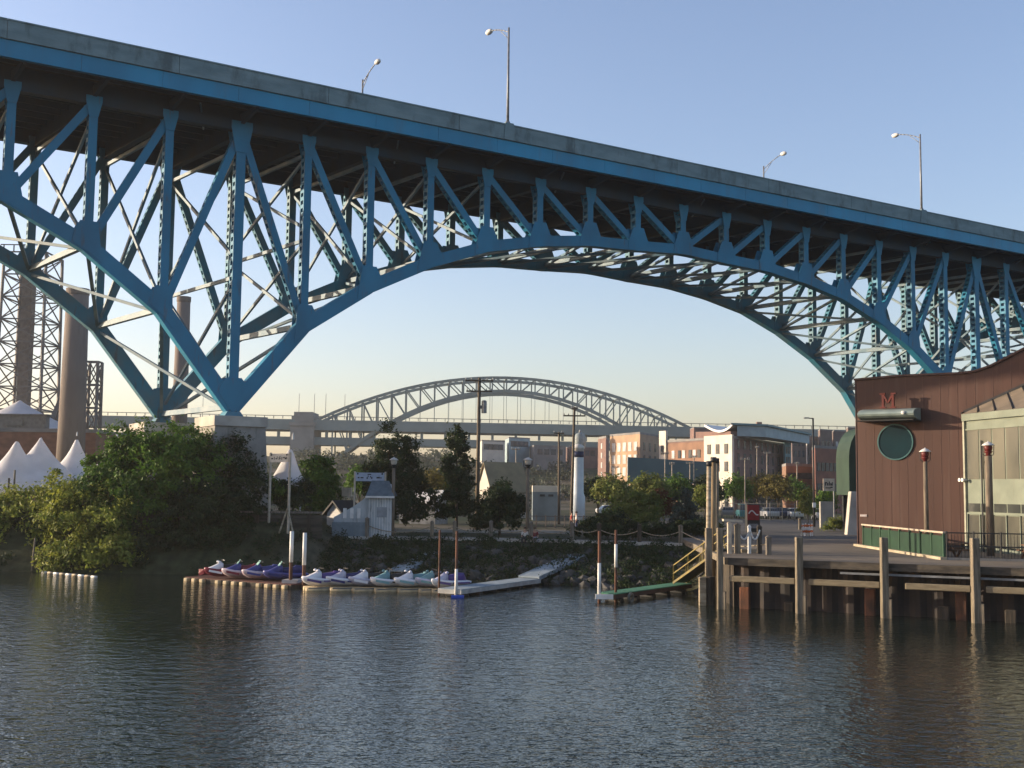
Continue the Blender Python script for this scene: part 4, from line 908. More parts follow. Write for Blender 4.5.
for i, px in enumerate(pxs):
    x = at(px, 530, 86).x; y = pw(x, YP) + .02; p_ = Vector((x, y, 2.2))
    note = {0: ', in front of the ticket booth', 1: ', just right of the booth lamp', 4: ', beside the seated people', 9: ', by the yellow stair'}.get(i, '')
    wpost('quay_post', p_, pw(px, [(365, 1.45), (431, 1.25), (491, 1.35), (700, 1.3)]), .27, '%s timber quay post from the left%s' % (ords[i], note), 'timber posts along the quay edge', planks if i in (1, 2, 8) else timber_d if i in (6, 7) else mat('grey_timber', (.2, .175, .14), .9, (.1, .085, .07), 2, stretch=(4, 4, .6)))
    pp.append(p_)
for i in range(len(pp) - 1):
    a, c = pp[i] + up * 1.0, pp[i + 1] + up * 1.0; sg = min(.5, (c - a).length * .12)
    m = MB(); m.path([a.lerp(c, t / 10) - up * (sg * 4 * (t / 10) * (1 - t / 10)) for t in range(11)], .035, 6)
    tag(m.build('rope', chain_m, None, True), 'sagging rope between the %s and %s quay posts from the left' % (ords[i], ords[i + 1]), 'rope', 'ropes between the quay posts')
# low street fence
def bar_fence(name, label, a, c, h, posts, m_, infill=True, rails=(.12, .95), cat='fence'):
    root = empty(name, a, label, cat)
    m = MB()
    for r in rails: m.bar(a + up * (h * r), c + up * (h * r), .05, .06)
    m.build('rail', m_, root)
    for i in range(posts):
        q = a.lerp(c, i / (posts - 1)); m = MB(); m.cyl(q - up * .2, q + up * (h + .06), .05, .05, 7); m.build('post', m_, root)
    if infill:
        m = MB(); n = int((c - a).length / infill)
        for i in range(n): q = a.lerp(c, (i + .5) / n); m.bar(q + up * (h * .1), q + up * (h * .95), .018, .018, X_)
        m.build('mesh_infill', m_, root)
fm = mat('galvanised', (.2, .195, .18), .7, (.13, .13, .12), 2)
bar_fence('street_fence', 'low railing across the street behind the promenade lamp', Vector((at(508, 520, 112).x, 112, 2.3)), Vector((at(612, 520, 112).x, 112, 2.3)), 1.2, 12, mat('dull_railing', (.16, .13, .11), .8), .22)
bar_fence('car_park_fence', 'wire fence on pale posts along the far side of the car park', Vector((at(722, 520, 146).x, 146, 2.35)), Vector((at(858, 520, 140).x, 140, 2.35)), 2.3, 12, fm, .3)

# ------------------------------------------------------------------ wharf
WA, WB = Vector((11.3, 60.9, 0)), Vector((40, 47.6, 0))
wd = (WB - WA).normalized(); wn_ = Vector((-wd.y, wd.x, 0))      # along the front, inland
if wn_.y < 0: wn_ = -wn_
ZW = 2.6
root = empty('wharf', (16, 66, 0), 'timber edged asphalt wharf carrying the brown building', 'wharf')
deck = [WA, WB, Vector((70, 50, 0)), Vector((70, 86.1, 0)), Vector((12.6, 86.1, 0))]
m = MB(); m.prism([p_ + up * 2.3 for p_ in deck], up * .3); m.build('deck', mat('wharf_asphalt', (.19, .155, .115), .9, (.115, .095, .072), .22, bump=.35, bscale=7), root)
m = MB(); m.bar(WA - wn_ * .14 + up * 2.42, WB - wn_ * .14 + up * 2.42, .24, .36); m.build('edge_timber', mat('tarred_timber', (.10, .085, .065), .9, (.045, .04, .034), 1.2, bump=.4, stretch=(1, 1, 4)), root)
m = MB(); m.bar(WA - wn_ * .16 + wd * 5.6 + up * 2.05, WB - wn_ * .16 + up * 2.05, .1, .1); m.build('edge_pipe', grey_m, root)
m = MB(); n = 120
for i in range(n):
    a = WA.lerp(WB, i / n) + wn_ * (.9 + (.16 if i % 4 < 2 else 0)); c = WA.lerp(WB, (i + 1) / n) + wn_ * (.9 + (.16 if (i + 1) % 4 < 2 else 0)); m.add([a - up * 1, c - up * 1, c + up * 2.3, a + up * 2.3], [(0, 1, 2, 3)])
m.build('sheet_piling', mat('sheet_pile', (.055, .042, .036), .85, (.022, .02, .02), .9, bump=.3, stretch=(1, 1, .5)), root)
wl = Vector((12.6, 86.1, 0)); dl = (wl - WA).normalized()
m = MB(); m.add([WA - up + wn_ * .9, wl - up, wl + up * 2.3, WA + up * 2.3 + wn_ * .9], [(0, 1, 2, 3)]); m.build('side_wall', timber_d, root)
m = MB(); m.bar(WA + up * 2.42 + Vector((-.13, 0, 0)), wl + up * 2.42 + Vector((-.13, 0, 0)), .24, .36); m.build('side_edge_timber', planks, root)
piles = []
for i, (px, yt_, wdx) in enumerate(((720, 528, .3), (799, 537, .34), (884, 537.5, .34), (975, 538, .36), (1075, 541, .34))):
    d = ray(px, 560); q = Vector((0, 0, EYE)); n2 = Vector((-wd.y, wd.x, 0)); t_ = (WA - wn_ * .46 - q).dot(n2) / d.dot(n2); p_ = q + d * t_; p_.z = 0; zt2 = at(px, yt_, p_.y).z
    pr = empty('wharf_pile', p_, ('square timber pile at the left corner of the wharf', 'square timber pile, first right of the wharf corner', 'timber pile before the green fence', 'timber pile before the patio railing', 'timber pile beyond the right edge')[i], 'pile', 'timber piles along the wharf front')
    mm_ = MB(); mm_.frame(Vector((p_.x, p_.y, (zt2 - 1.5) / 2)), X_, Vector((0, 1, 0)), up, wdx, wdx, zt2 + 1.5); o = mm_.build('shaft', mat('pile_timber', (.24, .20, .145), .85, (.10, .085, .06), 1.6, bump=.5, stretch=(5, 5, .5)), pr); bevel(o, .03)
    mm_ = MB(); mm_.frame(Vector((p_.x, p_.y, .25)) + wd * (wdx * .72), wd, wn_, up, wdx * .5, wdx * .8, 1.3); mm_.build('side_timber', planks, pr); piles.append(p_)
for i in range(4):
    a, c = piles[i] + wd * .45 + wn_ * .12, piles[i + 1] - wd * .22 + wn_ * .12
    if i == 2: a = a + wd * .5
    m = MB(); m.bar(a + up * 1.56, c + up * 1.56, .26, .3); o = m.build('fender_beam', mat('fender_timber', (.22, .185, .12), .85, (.16, .13, .085), 1.5, bump=.5, stretch=(1, 1, 5)), None); bevel(o, .03)
    tag(o, ('weathered fender beam between the two leftmost wharf piles', 'weathered fender beam left of the pile before the green fence', 'weathered fender beam between the fence pile and the railing pile', 'weathered fender beam running out at the right edge')[i], 'fender beam', 'fender beams along the wharf')
for i, (px, w, h, rust) in enumerate(((745, .5, 1.1, True), (789, .45, .45, False), (870, .5, 1.3, True), (943, .55, .6, False), (961, .5, 1.5, True), (1010, .5, .6, False))):
    d = ray(px, 590); q = Vector((0, 0, EYE)); n2 = wn_; t_ = (WA + wn_ * .45 - q).dot(n2) / d.dot(n2); p_ = q + d * t_; p_.z = 0
    m = MB(); m.frame(p_ + up * (h / 2 - .5), wd, wn_, up, w, .35, h + 1); o = m.build('stub_pile', rust_m if rust else timber_d); bevel(o, .04)
    tag(o, ('rusty stub pile at the left end of the wharf wall', 'low dark stub pile left of the second wharf pile', 'rusty stub pile just left of the fence pile', 'low dark stub pile midway under the patio', 'tall rusty stub pile left of the railing pile', 'low dark stub pile right of the railing pile')[i], 'stub pile', 'stub piles under the wharf')
# dolphin of tall poles and fender pile at the corner
for i, (px, yt_, Y, r, l, m_) in enumerate(((709, 466, 66.5, .15, 'tall weathered mooring pole, left one of the cluster', timber_l), (713.5, 462, 67.2, .17, 'tallest thick mooring pole, middle of the cluster', mat('pole_brown', (.30, .22, .12), .85, (.15, .11, .07), 1.5, stretch=(4, 4, .4))), (717, 463, 68, .13, 'tall thin mooring pole, right one of the cluster', planks))):
    t = at(px, yt_, Y); rt = empty('mooring_pole', (t.x - .1, Y, 0), l, 'mooring pole', 'tall mooring poles by the wharf corner')
    m = MB(); m.cyl((t.x - .1, Y, -1), (t.x, Y, t.z), r, r * .9, 10); m.build('shaft', m_, rt, True)
    m = MB(); m.cyl((t.x, Y, t.z - .02), (t.x, Y, t.z + .28), r * 1.12, r * 1.05, 10); m.build('cap', dark_m, rt, True)
for px, yt_, Y, w, l in ((708.5, 528, 63.2, .34, 'grey square pile left of the wharf corner'), (702.5, 577, 62.6, .36, 'short dark fender stump left of the wharf corner')):
    t = at(px, yt_, Y); m = MB(); m.box((t.x, Y, (t.z - 1.2) / 2), (w, w, t.z + 1.2)); o = m.build('corner_pile', planks if w < .35 else timber_l); bevel(o, .03); tag(o, l, 'pile')
    if w > .35:
        m = MB(); m.cyl((t.x + .42, Y + .1, -1), (t.x + .42, Y + .1, t.z + .02), .26, .26, 10); tag(m.build('fender_stump', timber_d), 'round black fender stump beside the short pale stump', 'pile')
# chain posts on wharf
cps = []
for i, (px, h, w, m_, l) in enumerate(((729.5, 1.6, .22, mat('sun_toned_timber', (.55, .47, .36), .8), 'pale timber post at the wharf corner under the cap board'), (737.5, 1.5, .3, planks, 'thick brown timber post under the cap board'), (749.5, 1.42, .17, white_m, 'slim white chain post on the wharf'), (759.5, 1.42, .24, timber_d, 'dark timber chain post on the wharf'))):
    p_ = on(px, 553.5, ZW); p_.z = ZW; wpost('chain_post', p_, h, w, l, 'chain posts on the wharf corner', m_); cps.append(p_)
m = MB(); m.bar(cps[0] + Vector((-.35, 0, 1.82)), cps[1] + Vector((.25, 0, 1.76)), .34, .12); tag(m.build('cap_board', mat('sun_toned_timber', (.55, .47, .36), .8)), 'sun-toned cap board lying across two wharf posts', 'board')  # same pale timber, sunlight included in the colour
for i, (a, c) in enumerate(((1, 2), (2, 3))):
    A, C = cps[a] + up * 1.35, cps[c] + up * 1.3; m = MB(); m.path([A.lerp(C, t / 8) - up * (.55 * 4 * (t / 8) * (1 - t / 8)) + Vector((0, -.1, 0)) for t in range(9)], .05, 6)
    tag(m.build('chain', white_m, None, True), ('pale chain sagging left of the slim white post', 'pale chain sagging right of the slim white post')[i], 'chain', 'pale chains on the wharf')
for i, (px, l) in enumerate(((745, 'pale timber block left of the white chain post foot'), (755, 'pale timber block right of the white chain post foot'))):
    p_ = on(px, 552.5, ZW); m = MB(); m.box((p_.x, p_.y, ZW + .1), (.5, .3, .2), .1); tag(bevel(m.build('timber_block', timber_l), .02), l, 'timber block', 'timber blocks by the chain posts')

# ------------------------------------------------------------------ brown corrugated building
C0 = Vector((22.5, 76.0, 0)); wdir = Vector((.788, -.616, 0)).normalized(); wnr = Vector((-.616, -.788, 0)).normalized()
def wallpt(px, py, proud=0.0):
    d = ray(px, py); q = Vector((0, 0, EYE)); pl = C0 + wnr * proud; t_ = (pl - q).dot(wnr) / d.dot(wnr); p_ = q + d * t_
    return (p_ - C0).dot(wdir), p_.z
def wp(t_, z, proud=0.0): return C0 + wdir * t_ + wnr * proud + up * z
clad = bpy.data.materials.new('brown_cladding'); clad.use_nodes = True; nt = clad.node_tree; b = nt.nodes['Principled BSDF']
b.inputs['Roughness'].default_value = .55; b.inputs['Specular IOR Level'].default_value = .3
tc = nt.nodes.new('ShaderNodeTexCoord'); n1 = nt.nodes.new('ShaderNodeTexNoise'); mp = nt.nodes.new('ShaderNodeMapping'); mp.inputs['Scale'].default_value = (1.2, 1.2, .08)
nt.links.new(tc.outputs['Object'], mp.inputs[0]); nt.links.new(mp.outputs[0], n1.inputs[0]); n1.inputs['Scale'].default_value = .9; n1.inputs['Detail'].default_value = 6
rp = nt.nodes.new('ShaderNodeValToRGB'); rp.color_ramp.elements[0].color = (.055, .025, .0175, 1); rp.color_ramp.elements[1].color = (.073, .034, .024, 1); rp.color_ramp.elements[0].position = .35; rp.color_ramp.elements[1].position = .65
nt.links.new(n1.outputs[0], rp.inputs[0])
n2 = nt.nodes.new('ShaderNodeTexNoise'); mp2 = nt.nodes.new('ShaderNodeMapping'); mp2.inputs['Scale'].default_value = (2.2, 2.2, .16); nt.links.new(tc.outputs['Object'], mp2.inputs[0]); nt.links.new(mp2.outputs[0], n2.inputs[0]); n2.inputs['Scale'].default_value = 1.1; n2.inputs['Detail'].default_value = 7
mr = nt.nodes.new('ShaderNodeMapRange'); mr.inputs[1].default_value = .56; mr.inputs[2].default_value = .72; mr.inputs[4].default_value = .6; nt.links.new(n2.outputs[0], mr.inputs[0])
mi = nt.nodes.new('ShaderNodeMix'); mi.data_type = 'RGBA'; mi.inputs[7].default_value = (.092, .056, .043, 1); nt.links.new(mr.outputs[0], mi.inputs[0]); nt.links.new(rp.outputs[0], mi.inputs[6]); nt.links.new(mi.outputs[2], b.inputs['Base Color'])
root = empty('brown_building', C0 + wdir * 5 + up * ZW, 'large reddish brown metal clad building on the wharf', 'building')
top = [wallpt(x, y) for x, y in ((854.5, 380), (900, 376), (936, 374.5), (960, 373.5), (975, 371.5), (990, 366.5), (1004, 359.5), (1024, 349))]
t_end = 34.0; top = top + [(top[-1][0] + 2.5, top[-1][1] + 1.2), (top[-1][0] + 7, top[-1][1] + 2.1), (t_end, top[-1][1] + 2.3)]
# standing-seam panels: each flat with a small rib between
def ztop(t_): return pw(t_, top)
m = MB(); PWD = 1.06; n = int(t_end / PWD)
outl = [wp(0, ZW - .3)] + [wp(t_, z) for t_, z in top] + [wp(t_end, ZW - .3)]
m.prism(outl, -wnr * 16); m.build('wall', clad, root)
m = MB()
for i in range(1, n):
    t_ = i * PWD; m.frame(wp(t_, (ZW + ztop(t_)) / 2, .006), wdir, wnr, up, .045, .010, ztop(t_) - ZW - .1)
    t2 = t_ - PWD * .5; m.frame(wp(t2, (ZW + ztop(t2)) / 2, .003), wdir, wnr, up, .02, .005, ztop(t2) - ZW - .1)
m.build('panel_seam', mat('seam_brown', (.095, .048, .036), .5), root)
m = MB()
for (a, za), (c, zc) in zip(top, top[1:]): m.bar(wp(a, za + .02, .0), wp(c, zc + .02, .0), .3, .12, wnr)
m.build('coping', mat('coping_brown', (.075, .036, .028), .5), root)
m = MB(); m.box((C0.x - .03, C0.y + .1, (ZW + top[0][1]) / 2), (.14, .14, top[0][1] - ZW)); m.build('corner_trim', mat('coping_brown', (.075, .036, .028), .5), root)
# porthole
tc_, zc_ = wallpt(895.5, 442); rc = 16.5 * 75.5 / F * 1.02
teal_gl = mat('porthole_glass', (.004, .026, .034), .4, (.003, .014, .02), .5, spec=.12)
m = MB(); m.lathe(wp(tc_, zc_, .02), [(rc, 0), (rc, .02)], 40, wnr); gl = m.build('round_window', teal_gl, root, False)
m = MB(); m.lathe(wp(tc_, zc_, 0), [(rc + .07, 0), (rc + .07, .09), (rc - .01, .09), (rc - .01, .03)], 40, wnr); m.build('window_frame', mat('teal_frame', (.05, .13, .13), .4), gl)
# canopy: horizontal half tube
ta, zl0 = wallpt(865.5, 415); tb, _ = wallpt(921, 415); z0c = wallpt(893, 421)[1]; z1c = wallpt(893, 409)[1]; hc = z1c - z0c
m = MB(); secs = []
for t_ in (ta, tb):
    secs.append([wp(t_, z0c + hc * (.5 - .5 * math.cos(PI * i / 10)), .05 + 1.35 * math.sin(PI * i / 10)) for i in range(11)])
m.loft(secs); cn = m.build('canopy', mat('verdigris', (.27, .33, .31), .45, (.17, .22, .205), 1.2, metal=.15), root, False)
m = MB(); m.bar(wp(ta - .03, z0c - .03, .8), wp(tb + .03, z0c - .03, .8), 1.5, .06, wnr); m.build('canopy_soffit', dark_m, cn)
m = MB(); m.lathe(wp(lerp(ta, tb, .82), z0c + hc * .55, 1.36), [(.0, 0), (.11, .02), (.11, .1), (.0, .14)], 10, wnr); m.build('spotlight', white_m, cn)
# letter M with slab serifs
red_l = mat('letter_red', (.12, .017, .011), .5, (.07, .012, .009), 3)
tl, zl_ = wallpt(886.5, 409); tr_, zt_m = wallpt(900, 394)
m = MB(); pr = .9
def mbar(a, c, w): m.bar(wp(lerp(tl, tr_, a[0]), lerp(z1c, zt_m, a[1]), pr), wp(lerp(tl, tr_, c[0]), lerp(z1c, zt_m, c[1]), pr), .16, w, wnr)
mbar((.14, 0), (.14, 1), .14); mbar((.86, 0), (.86, 1), .14); mbar((.14, .95), (.5, .35), .11); mbar((.86, .95), (.5, .35), .11)
for x in (.14, .86): mbar((x - .2, .04), (x + .2, .04), .1)
mbar((-.08, .97), (.3, .97), .1); mbar((.7, .97), (1.08, .97), .1)
m.build('letter_m', red_l, cn)
tq, zq = wallpt(863, 515.5); m = MB(); m.frame(wp(tq + .05, zq, .03), wdir, wnr, up, .45, .03, .16); pq = m.build('plaque', mat('plaque_mauve', (.36, .28, .27), .6), root)
m = MB()
for i in range(5): m.frame(wp(tq - .12 + i * .085, zq, .05), wdir, wnr, up, .05, .02, .08)
m.build('lettering', white_m, pq)
# glass lean-to
GA, GB = Vector((27.75, 71.5, 0)), Vector((30.6, 58.6, 0)); gd = (GB - GA).normalized(); gn = Vector((gd.y, -gd.x, 0)); gn = gn if gn.x < 0 else -gn; GL = (GB - GA).length
zE = 10.75
gf = mat('sage_frame', (.175, .20, .155), .6, (.135, .158, .122), 1.0, stain=((.12, .12, .085), .5, 1.2, (1.5, 1.5, .3), .55))
gpane = mat('dusty_pane', (.13, .125, .095), .22, (.07, .07, .058), .5, spec=.6, stretch=(1, 1, .4))
gdark = mat('dark_pane', (.06, .065, .06), .1, (.03, .033, .033), .6, spec=.6)
lt = empty('glass_lean_to', (GA + GB) / 2 + up * ZW, 'sage framed glass lean-to against the brown building at the right edge', 'conservatory')
def gp(t_, z, pr=0.0): return GA + gd * t_ + gn * pr + up * z
m = MB(); m.prism([gp(0, ZW), gp(GL, ZW), gp(GL, zE), gp(0, zE)], -gn * .12); m.build('wall', gf, lt)
bands = [(6.9, 9.85, gpane, 'upper_pane', 1.25), (4.95, 5.45, gdark, 'strip_pane', 1.25), (ZW + .3, 4.75, mat('low_pane', (.10, .098, .078), .18, (.05, .05, .043), .7, spec=.6, stretch=(1, 1, .3)), 'lower_pane', 1.25)]
for z0, z1, m_, nm, pit in bands:
    for i in range(int(GL / pit)):
        m = MB(); m.frame(gp((i + .5) * pit + .12, (z0 + z1) / 2, .015), gd, gn, up, pit - .12, .03, z1 - z0); m.build(nm, m_, lt)
for i in range(int(GL / 1.25) + 1):
    m = MB(); m.frame(gp(i * 1.25 + .12, (ZW + 4.8) / 2, .05), gd, gn, up, .07, .1, 4.8 - ZW); m.build('mullion', gf, lt)
m = MB(); m.bar(gp(-.1, zE - .1, .06), gp(GL, zE - .1, .06), .28, .42, gn); m.bar(gp(0, 4.85, .05), gp(GL, 4.85, .05), .1, .1, gn); m.bar(gp(0, 9.9, .04), gp(GL, 9.9, .04), .08, .08, gn); m.build('eave_beam', gf, lt)
m = MB(); m.frame(gp(-.02, (ZW + zE) / 2, .05), gd, gn, up, .16, .2, zE - ZW); m.build('corner_post', mat('pale_sage', (.34, .34, .26), .5), lt)
# roof from the eave up to the brown wall
r1, r2 = wp(6.75, 10.95, .06), wp(10.17, 12.42, .06); r3 = wp(16.5, 15.0, .06)
groof = mat('ribbed_roof', (.19, .155, .115), .6, (.13, .108, .08), .9)
m = MB(); E0, E1, E2 = gp(-.1, zE + .12, .2), gp(GL * .5, zE + .12, .2), gp(GL, zE + .12, .2)
m.add([E0, E1, r2, r1], [(0, 1, 2, 3)]); m.add([E1, E2, r3, r2], [(0, 1, 2, 3)]); m.build('roof', groof, lt)
m = MB()
for i in range(9):
    f = i / 8; a = E0.lerp(E2, f); c = r1.lerp(r2, f / .5) if f < .5 else r2.lerp(r3, (f - .5) / .5); m.bar(a + up * .05, c + up * .05, .07, .08)
m.bar(r1 + up * .08, r2 + up * .08, .12, .14); m.bar(r2 + up * .08, r3 + up * .08, .12, .14); m.build('roof_rib', dark_m, lt)
q = gp(-.1, at(967, 480, 71.5).z, .25); m = MB(); m.lathe(q - gn * .1, [(.05, 0), (.1, .2), (.12, .3)], 10, gn); m.lathe(q + gd * .3 - gn * .1, [(.05, 0), (.1, .2), (.12, .3)], 10, gn); m.bar(q - gn * .1 - gd * .05, q - gn * .1 + gd * .35, .06, .06); m.build('floodlight', white_m, lt)
m = MB(); m.cyl(gp(1.7, ZW, .12), gp(1.7, 9.2, .12), .05, .05, 8); m.build('downpipe', dark_m, lt)

# green panel fence, kerb and patio railing
FX = 22.45; FA, FB = Vector((FX - .1, 74.6, ZW)), Vector((FX + .05, 61.2, ZW)); fd = (FB - FA).normalized()
root = empty('green_fence', (FA + FB) / 2, 'green panel fence with a sunlit cream top rail on the wharf', 'fence')
gpan = mat('green_panel', (.017, .046, .024), .5, (.012, .032, .018), 1.1)
for i in range(8):
    a, c = FA.lerp(FB, i / 8), FA.lerp(FB, (i + 1) / 8); m = MB(); m.bar(a + fd * .06 + up * .68, c - fd * .06 + up * .68, .05, 1.08); m.build('panel', gpan, root)
for i in range(9):
    a = FA.lerp(FB, i / 8); m = MB(); m.box(a + up * .68, (.12, .1, 1.36)); m.build('post', mat('green_post', (.04, .09, .05), .5), root)
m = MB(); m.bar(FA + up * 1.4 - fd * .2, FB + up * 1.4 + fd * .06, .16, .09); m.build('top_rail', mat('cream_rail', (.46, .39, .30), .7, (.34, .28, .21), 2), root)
m = MB(); m.bar(FA - fd * 1.2 + up * .07 - X_ * .12, FB + up * .07 + fd * .25 - X_ * .12, .34, .14); tag(m.build('fence_kerb', mat('cream_kerb', (.40, .34, .24), .85, (.28, .24, .17), 1)), 'cream kerb along the foot of the green fence', 'kerb', kind='structure')
RA, RB = FB + Vector((.12, -.05, 0)), Vector((33, 59.0, ZW))
bar_fence('patio_railing', 'dark patio railing running right from the green fence', RA, RB, 1.42, 9, dark_m, .16, (.08, .5, .98), 'railing')
m = MB(); m.bar(RA + up * .06 - wn_ * .0, RB + up * .06, .3, .12); tag(m.build('patio_kerb', conc), 'low kerb under the patio railing', 'kerb', kind='structure')
# patio table and benches
def picnic(p, rz, label):
    rt = empty('picnic_table', p, label, 'table', 'picnic tables on the patio'); ca, sa = math.cos(rz), math.sin(rz)
    V = lambda x, y, z: p + Vector((x * ca - y * sa, x * sa + y * ca, z)); wm_ = mat('patio_timber', (.24, .13, .07), .7, (.14, .075, .045), 3)
    for j in range(4):
        m = MB(); m.bar(V(-.85, -.3 + j * .2, .75), V(.85, -.3 + j * .2, .75), .17, .05); m.build('top_board', wm_, rt)
    for e in (-1, 1):
        m = MB(); m.bar(V(-.85, .68 * e, .45), V(.85, .68 * e, .45), .26, .05); m.build('bench', wm_, rt)
        m = MB(); m.bar(V(.6 * e, -.75, 0), V(.6 * e, -.2, .72), .08, .1); m.bar(V(.6 * e, .75, 0), V(.6 * e, .2, .72), .08, .1); m.bar(V(.6 * e, -.72, .4), V(.6 * e, .72, .4), .08, .1); m.build('leg_frame', wm_, rt)
picnic(Vector((24.0, 63.4, ZW)), .3, 'brown picnic table behind the railing next to the green fence')
picnic(Vector((28.0, 62.4, ZW)), .1, 'picnic table behind the railing in front of the lean-to')
for px, y_, Y, l in ((925, 449, 70.0, 'lamp post with a red lantern in front of the brown wall'), (988, 442.5, 65.5, 'thick lamp post with a red lantern before the glass lean-to')):
    t = at(px, y_, Y); globe_lamp(Vector((t.x, Y, ZW)), t.z - ZW, l, 'red lantern lamp posts on the wharf', redm, .13 if px < 950 else .19, white_m)

# ------------------------------------------------------------------ car park furniture
q = at(846, 495, 104); zb0 = q.z; ztp = at(846, 427, 104).z; x0 = at(847, 460, 104).x; rg_ = mat('tank_green', (.022, .046, .028), .6, (.015, .034, .02), .7, bump=.05)
root = empty('green_tank', (x0 + 2.2, 105, 2.45), 'big dark green round shouldered tank beside the brown building', 'tank')
m = MB(); hh = ztp - zb0; secs = []
for y in (103.4, 107.5):
    pts = [Vector((x0, y, zb0)), Vector((x0, y, zb0 + hh * .55))] + [Vector((x0 + 1.7 - 1.7 * math.cos(a * PI / 12), y, zb0 + hh * .55 + hh * .45 * math.sin(a * PI / 12))) for a in range(1, 7)] + [Vector((x0 + 4.4, y, ztp)), Vector((x0 + 4.4, y, zb0))]
    secs.append(pts)
m.loft(secs); m.build('body', rg_, root)
m = MB()
for y in (103.37,): 
    for f in (.33, .66): m.bar((x0 + .0, y, zb0 + hh * f * .8), (x0 + 4.4, y, zb0 + hh * f * .8), .05, .06)
    for xx in (1.1, 2.2, 3.3): m.bar((x0 + xx, y, zb0), (x0 + xx, y, ztp - (.25 if xx < 1.5 else .02)), .05, .05, Vector((0, 1, 0)))
m.build('stiffener', rg_, root)
for xx in (.6, 3.8):
    for yy in (103.9, 107):
        m = MB(); m.box((x0 + xx, yy, (2.2 + zb0) / 2), (.35, .35, zb0 - 2.2)); m.build('support_leg', dark_m, root)
# leaning concrete buttress
a = at(851, 491.5, 100); m = MB()
x_, zt_b = a.x, a.z; m.loft([[Vector((x_ + i, 100 + j, z)) for i, j in ((-o0, -.4), (.55, -.4), (.55, .4), (-o0, .4))] for o0, z in ((.52, 2.4), (.12, zt_b))]); o = m.build('concrete_buttress', conc_l); tag(bevel(o, .04), 'tapered pale concrete buttress left of the brown building', 'buttress')
a, c = at(820.5, 501.5, 116), at(834, 501.5, 116); m = MB(); m.box(((a.x + c.x) / 2, 116.3, (2.4 + a.z) / 2), (c.x - a.x, .5, a.z - 2.4)); tag(bevel(m.build('concrete_wall', conc), .03), 'short concrete wall under the cream sign', 'wall')
# cream sign with a dark word
a, c = at(823, 478.5, 114), at(834.5, 478.5, 114); zb_ = at(828, 491, 114).z; root = empty('parking_sign', ((a.x + c.x) / 2, 114, 2.45), 'cream sign with dark marks on a pole right of the street light', 'sign')
m = MB(); m.box(((a.x + c.x) / 2, 114, (a.z + zb_) / 2), (c.x - a.x, .08, a.z - zb_)); bd = m.build('board', mat('cream_board', (.62, .52, .4), .7), root)
m = MB(); mark_row(m, Vector(((a.x + c.x) / 2, 113.95, (a.z + zb_) / 2)), X_, Yn, [(-.33, .1, .09, .36), (-.25, .2, .12, .09), (-.12, .04, .12, .24), (.04, .12, .08, .4), (.2, .04, .14, .24), (.33, .1, .07, .36), (-.1, -.3, .5, .09), (.25, -.24, .2, .12)]); m.build('lettering', dark_m, bd)
m = MB(); m.cyl((c.x - .05, 114.12, 2.2), (c.x - .05, 114.12, a.z), .06, .06, 8); m.build('post', grey_m, root)
# folding barricades
def barricade(p, label, rz):
    rt = empty('barricade', p, label, 'barricade', 'folding barricades in the car park'); ca, sa = math.cos(rz), math.sin(rz)
    V = lambda x, y, z: p + Vector((x * ca - y * sa, x * sa + y * ca, z)); om = mat('safety_orange', (.55, .13, .03), .5)
    for e in (-1, 1):
        for x in (-.28, .28):
            m = MB(); m.bar(V(x, .28 * e, 0), V(x * .9, .03 * e, .98), .07, .04, X_); m.build('leg', white_m, rt)
        for z, mm_ in ((.82, om), (.58, white_m), (.36, om)):
            m = MB(); m.bar(V(-.33, .28 * e * (1 - z) + .03 * e, z), V(.33, .28 * e * (1 - z) + .03 * e, z), .03, .16); m.build('board', mm_, rt)
p_ = on(806, 536, 2.47); barricade(p_, 'orange and white barricade at the left foot of the street light', .2)
p_ = on(811.5, 536, 2.47); barricade(p_ + Vector((0, .8, 0)), 'orange and white barricade, right one of the pair', -.3)
p_ = on(800, 529.5, 2.47); wpost('bollard', Vector((p_.x, p_.y, 2.46)), .95, .24, 'short timber bollard left of the barricades', None, planks, 'bollard')
# red vending machine
p_ = on(752.5, 532, 2.46); p_.z = 2.46; ztv = at(752, 504, p_.y).z; zm = at(752, 517, p_.y).z; w_ = 1.15
root = empty('vending_machine', p_, 'red fronted vending machine with a white swash, left of the car park', 'vending machine')
hv = ztv - 2.46
m = MB(); m.box(p_ + up * (hv / 2), (w_, .9, hv)); bevel(m.build('cabinet', dark_m, root), .03)
m = MB(); m.box(p_ + up * (hv * .70) + Yn * .47, (w_ * .88, .05, hv * .54)); fr = m.build('front_panel', mat('machine_red', (.26, .018, .022), .4), root)
m = MB(); pts = [p_ + Yn * .505 + Vector((-.42 + .84 * i / 10, 0, hv * .66 + .22 * math.sin(i / 10 * 5.2) + .12 * i / 10)) for i in range(11)]
for a, c in zip(pts, pts[1:]): m.bar(a, c, .02, .1)
m.build('swash', white_m, fr)
m = MB(); m.box(p_ + up * (hv * .22) + Yn * .47, (w_ * .7, .05, hv * .16)); m.build('slot', grey_m, root)
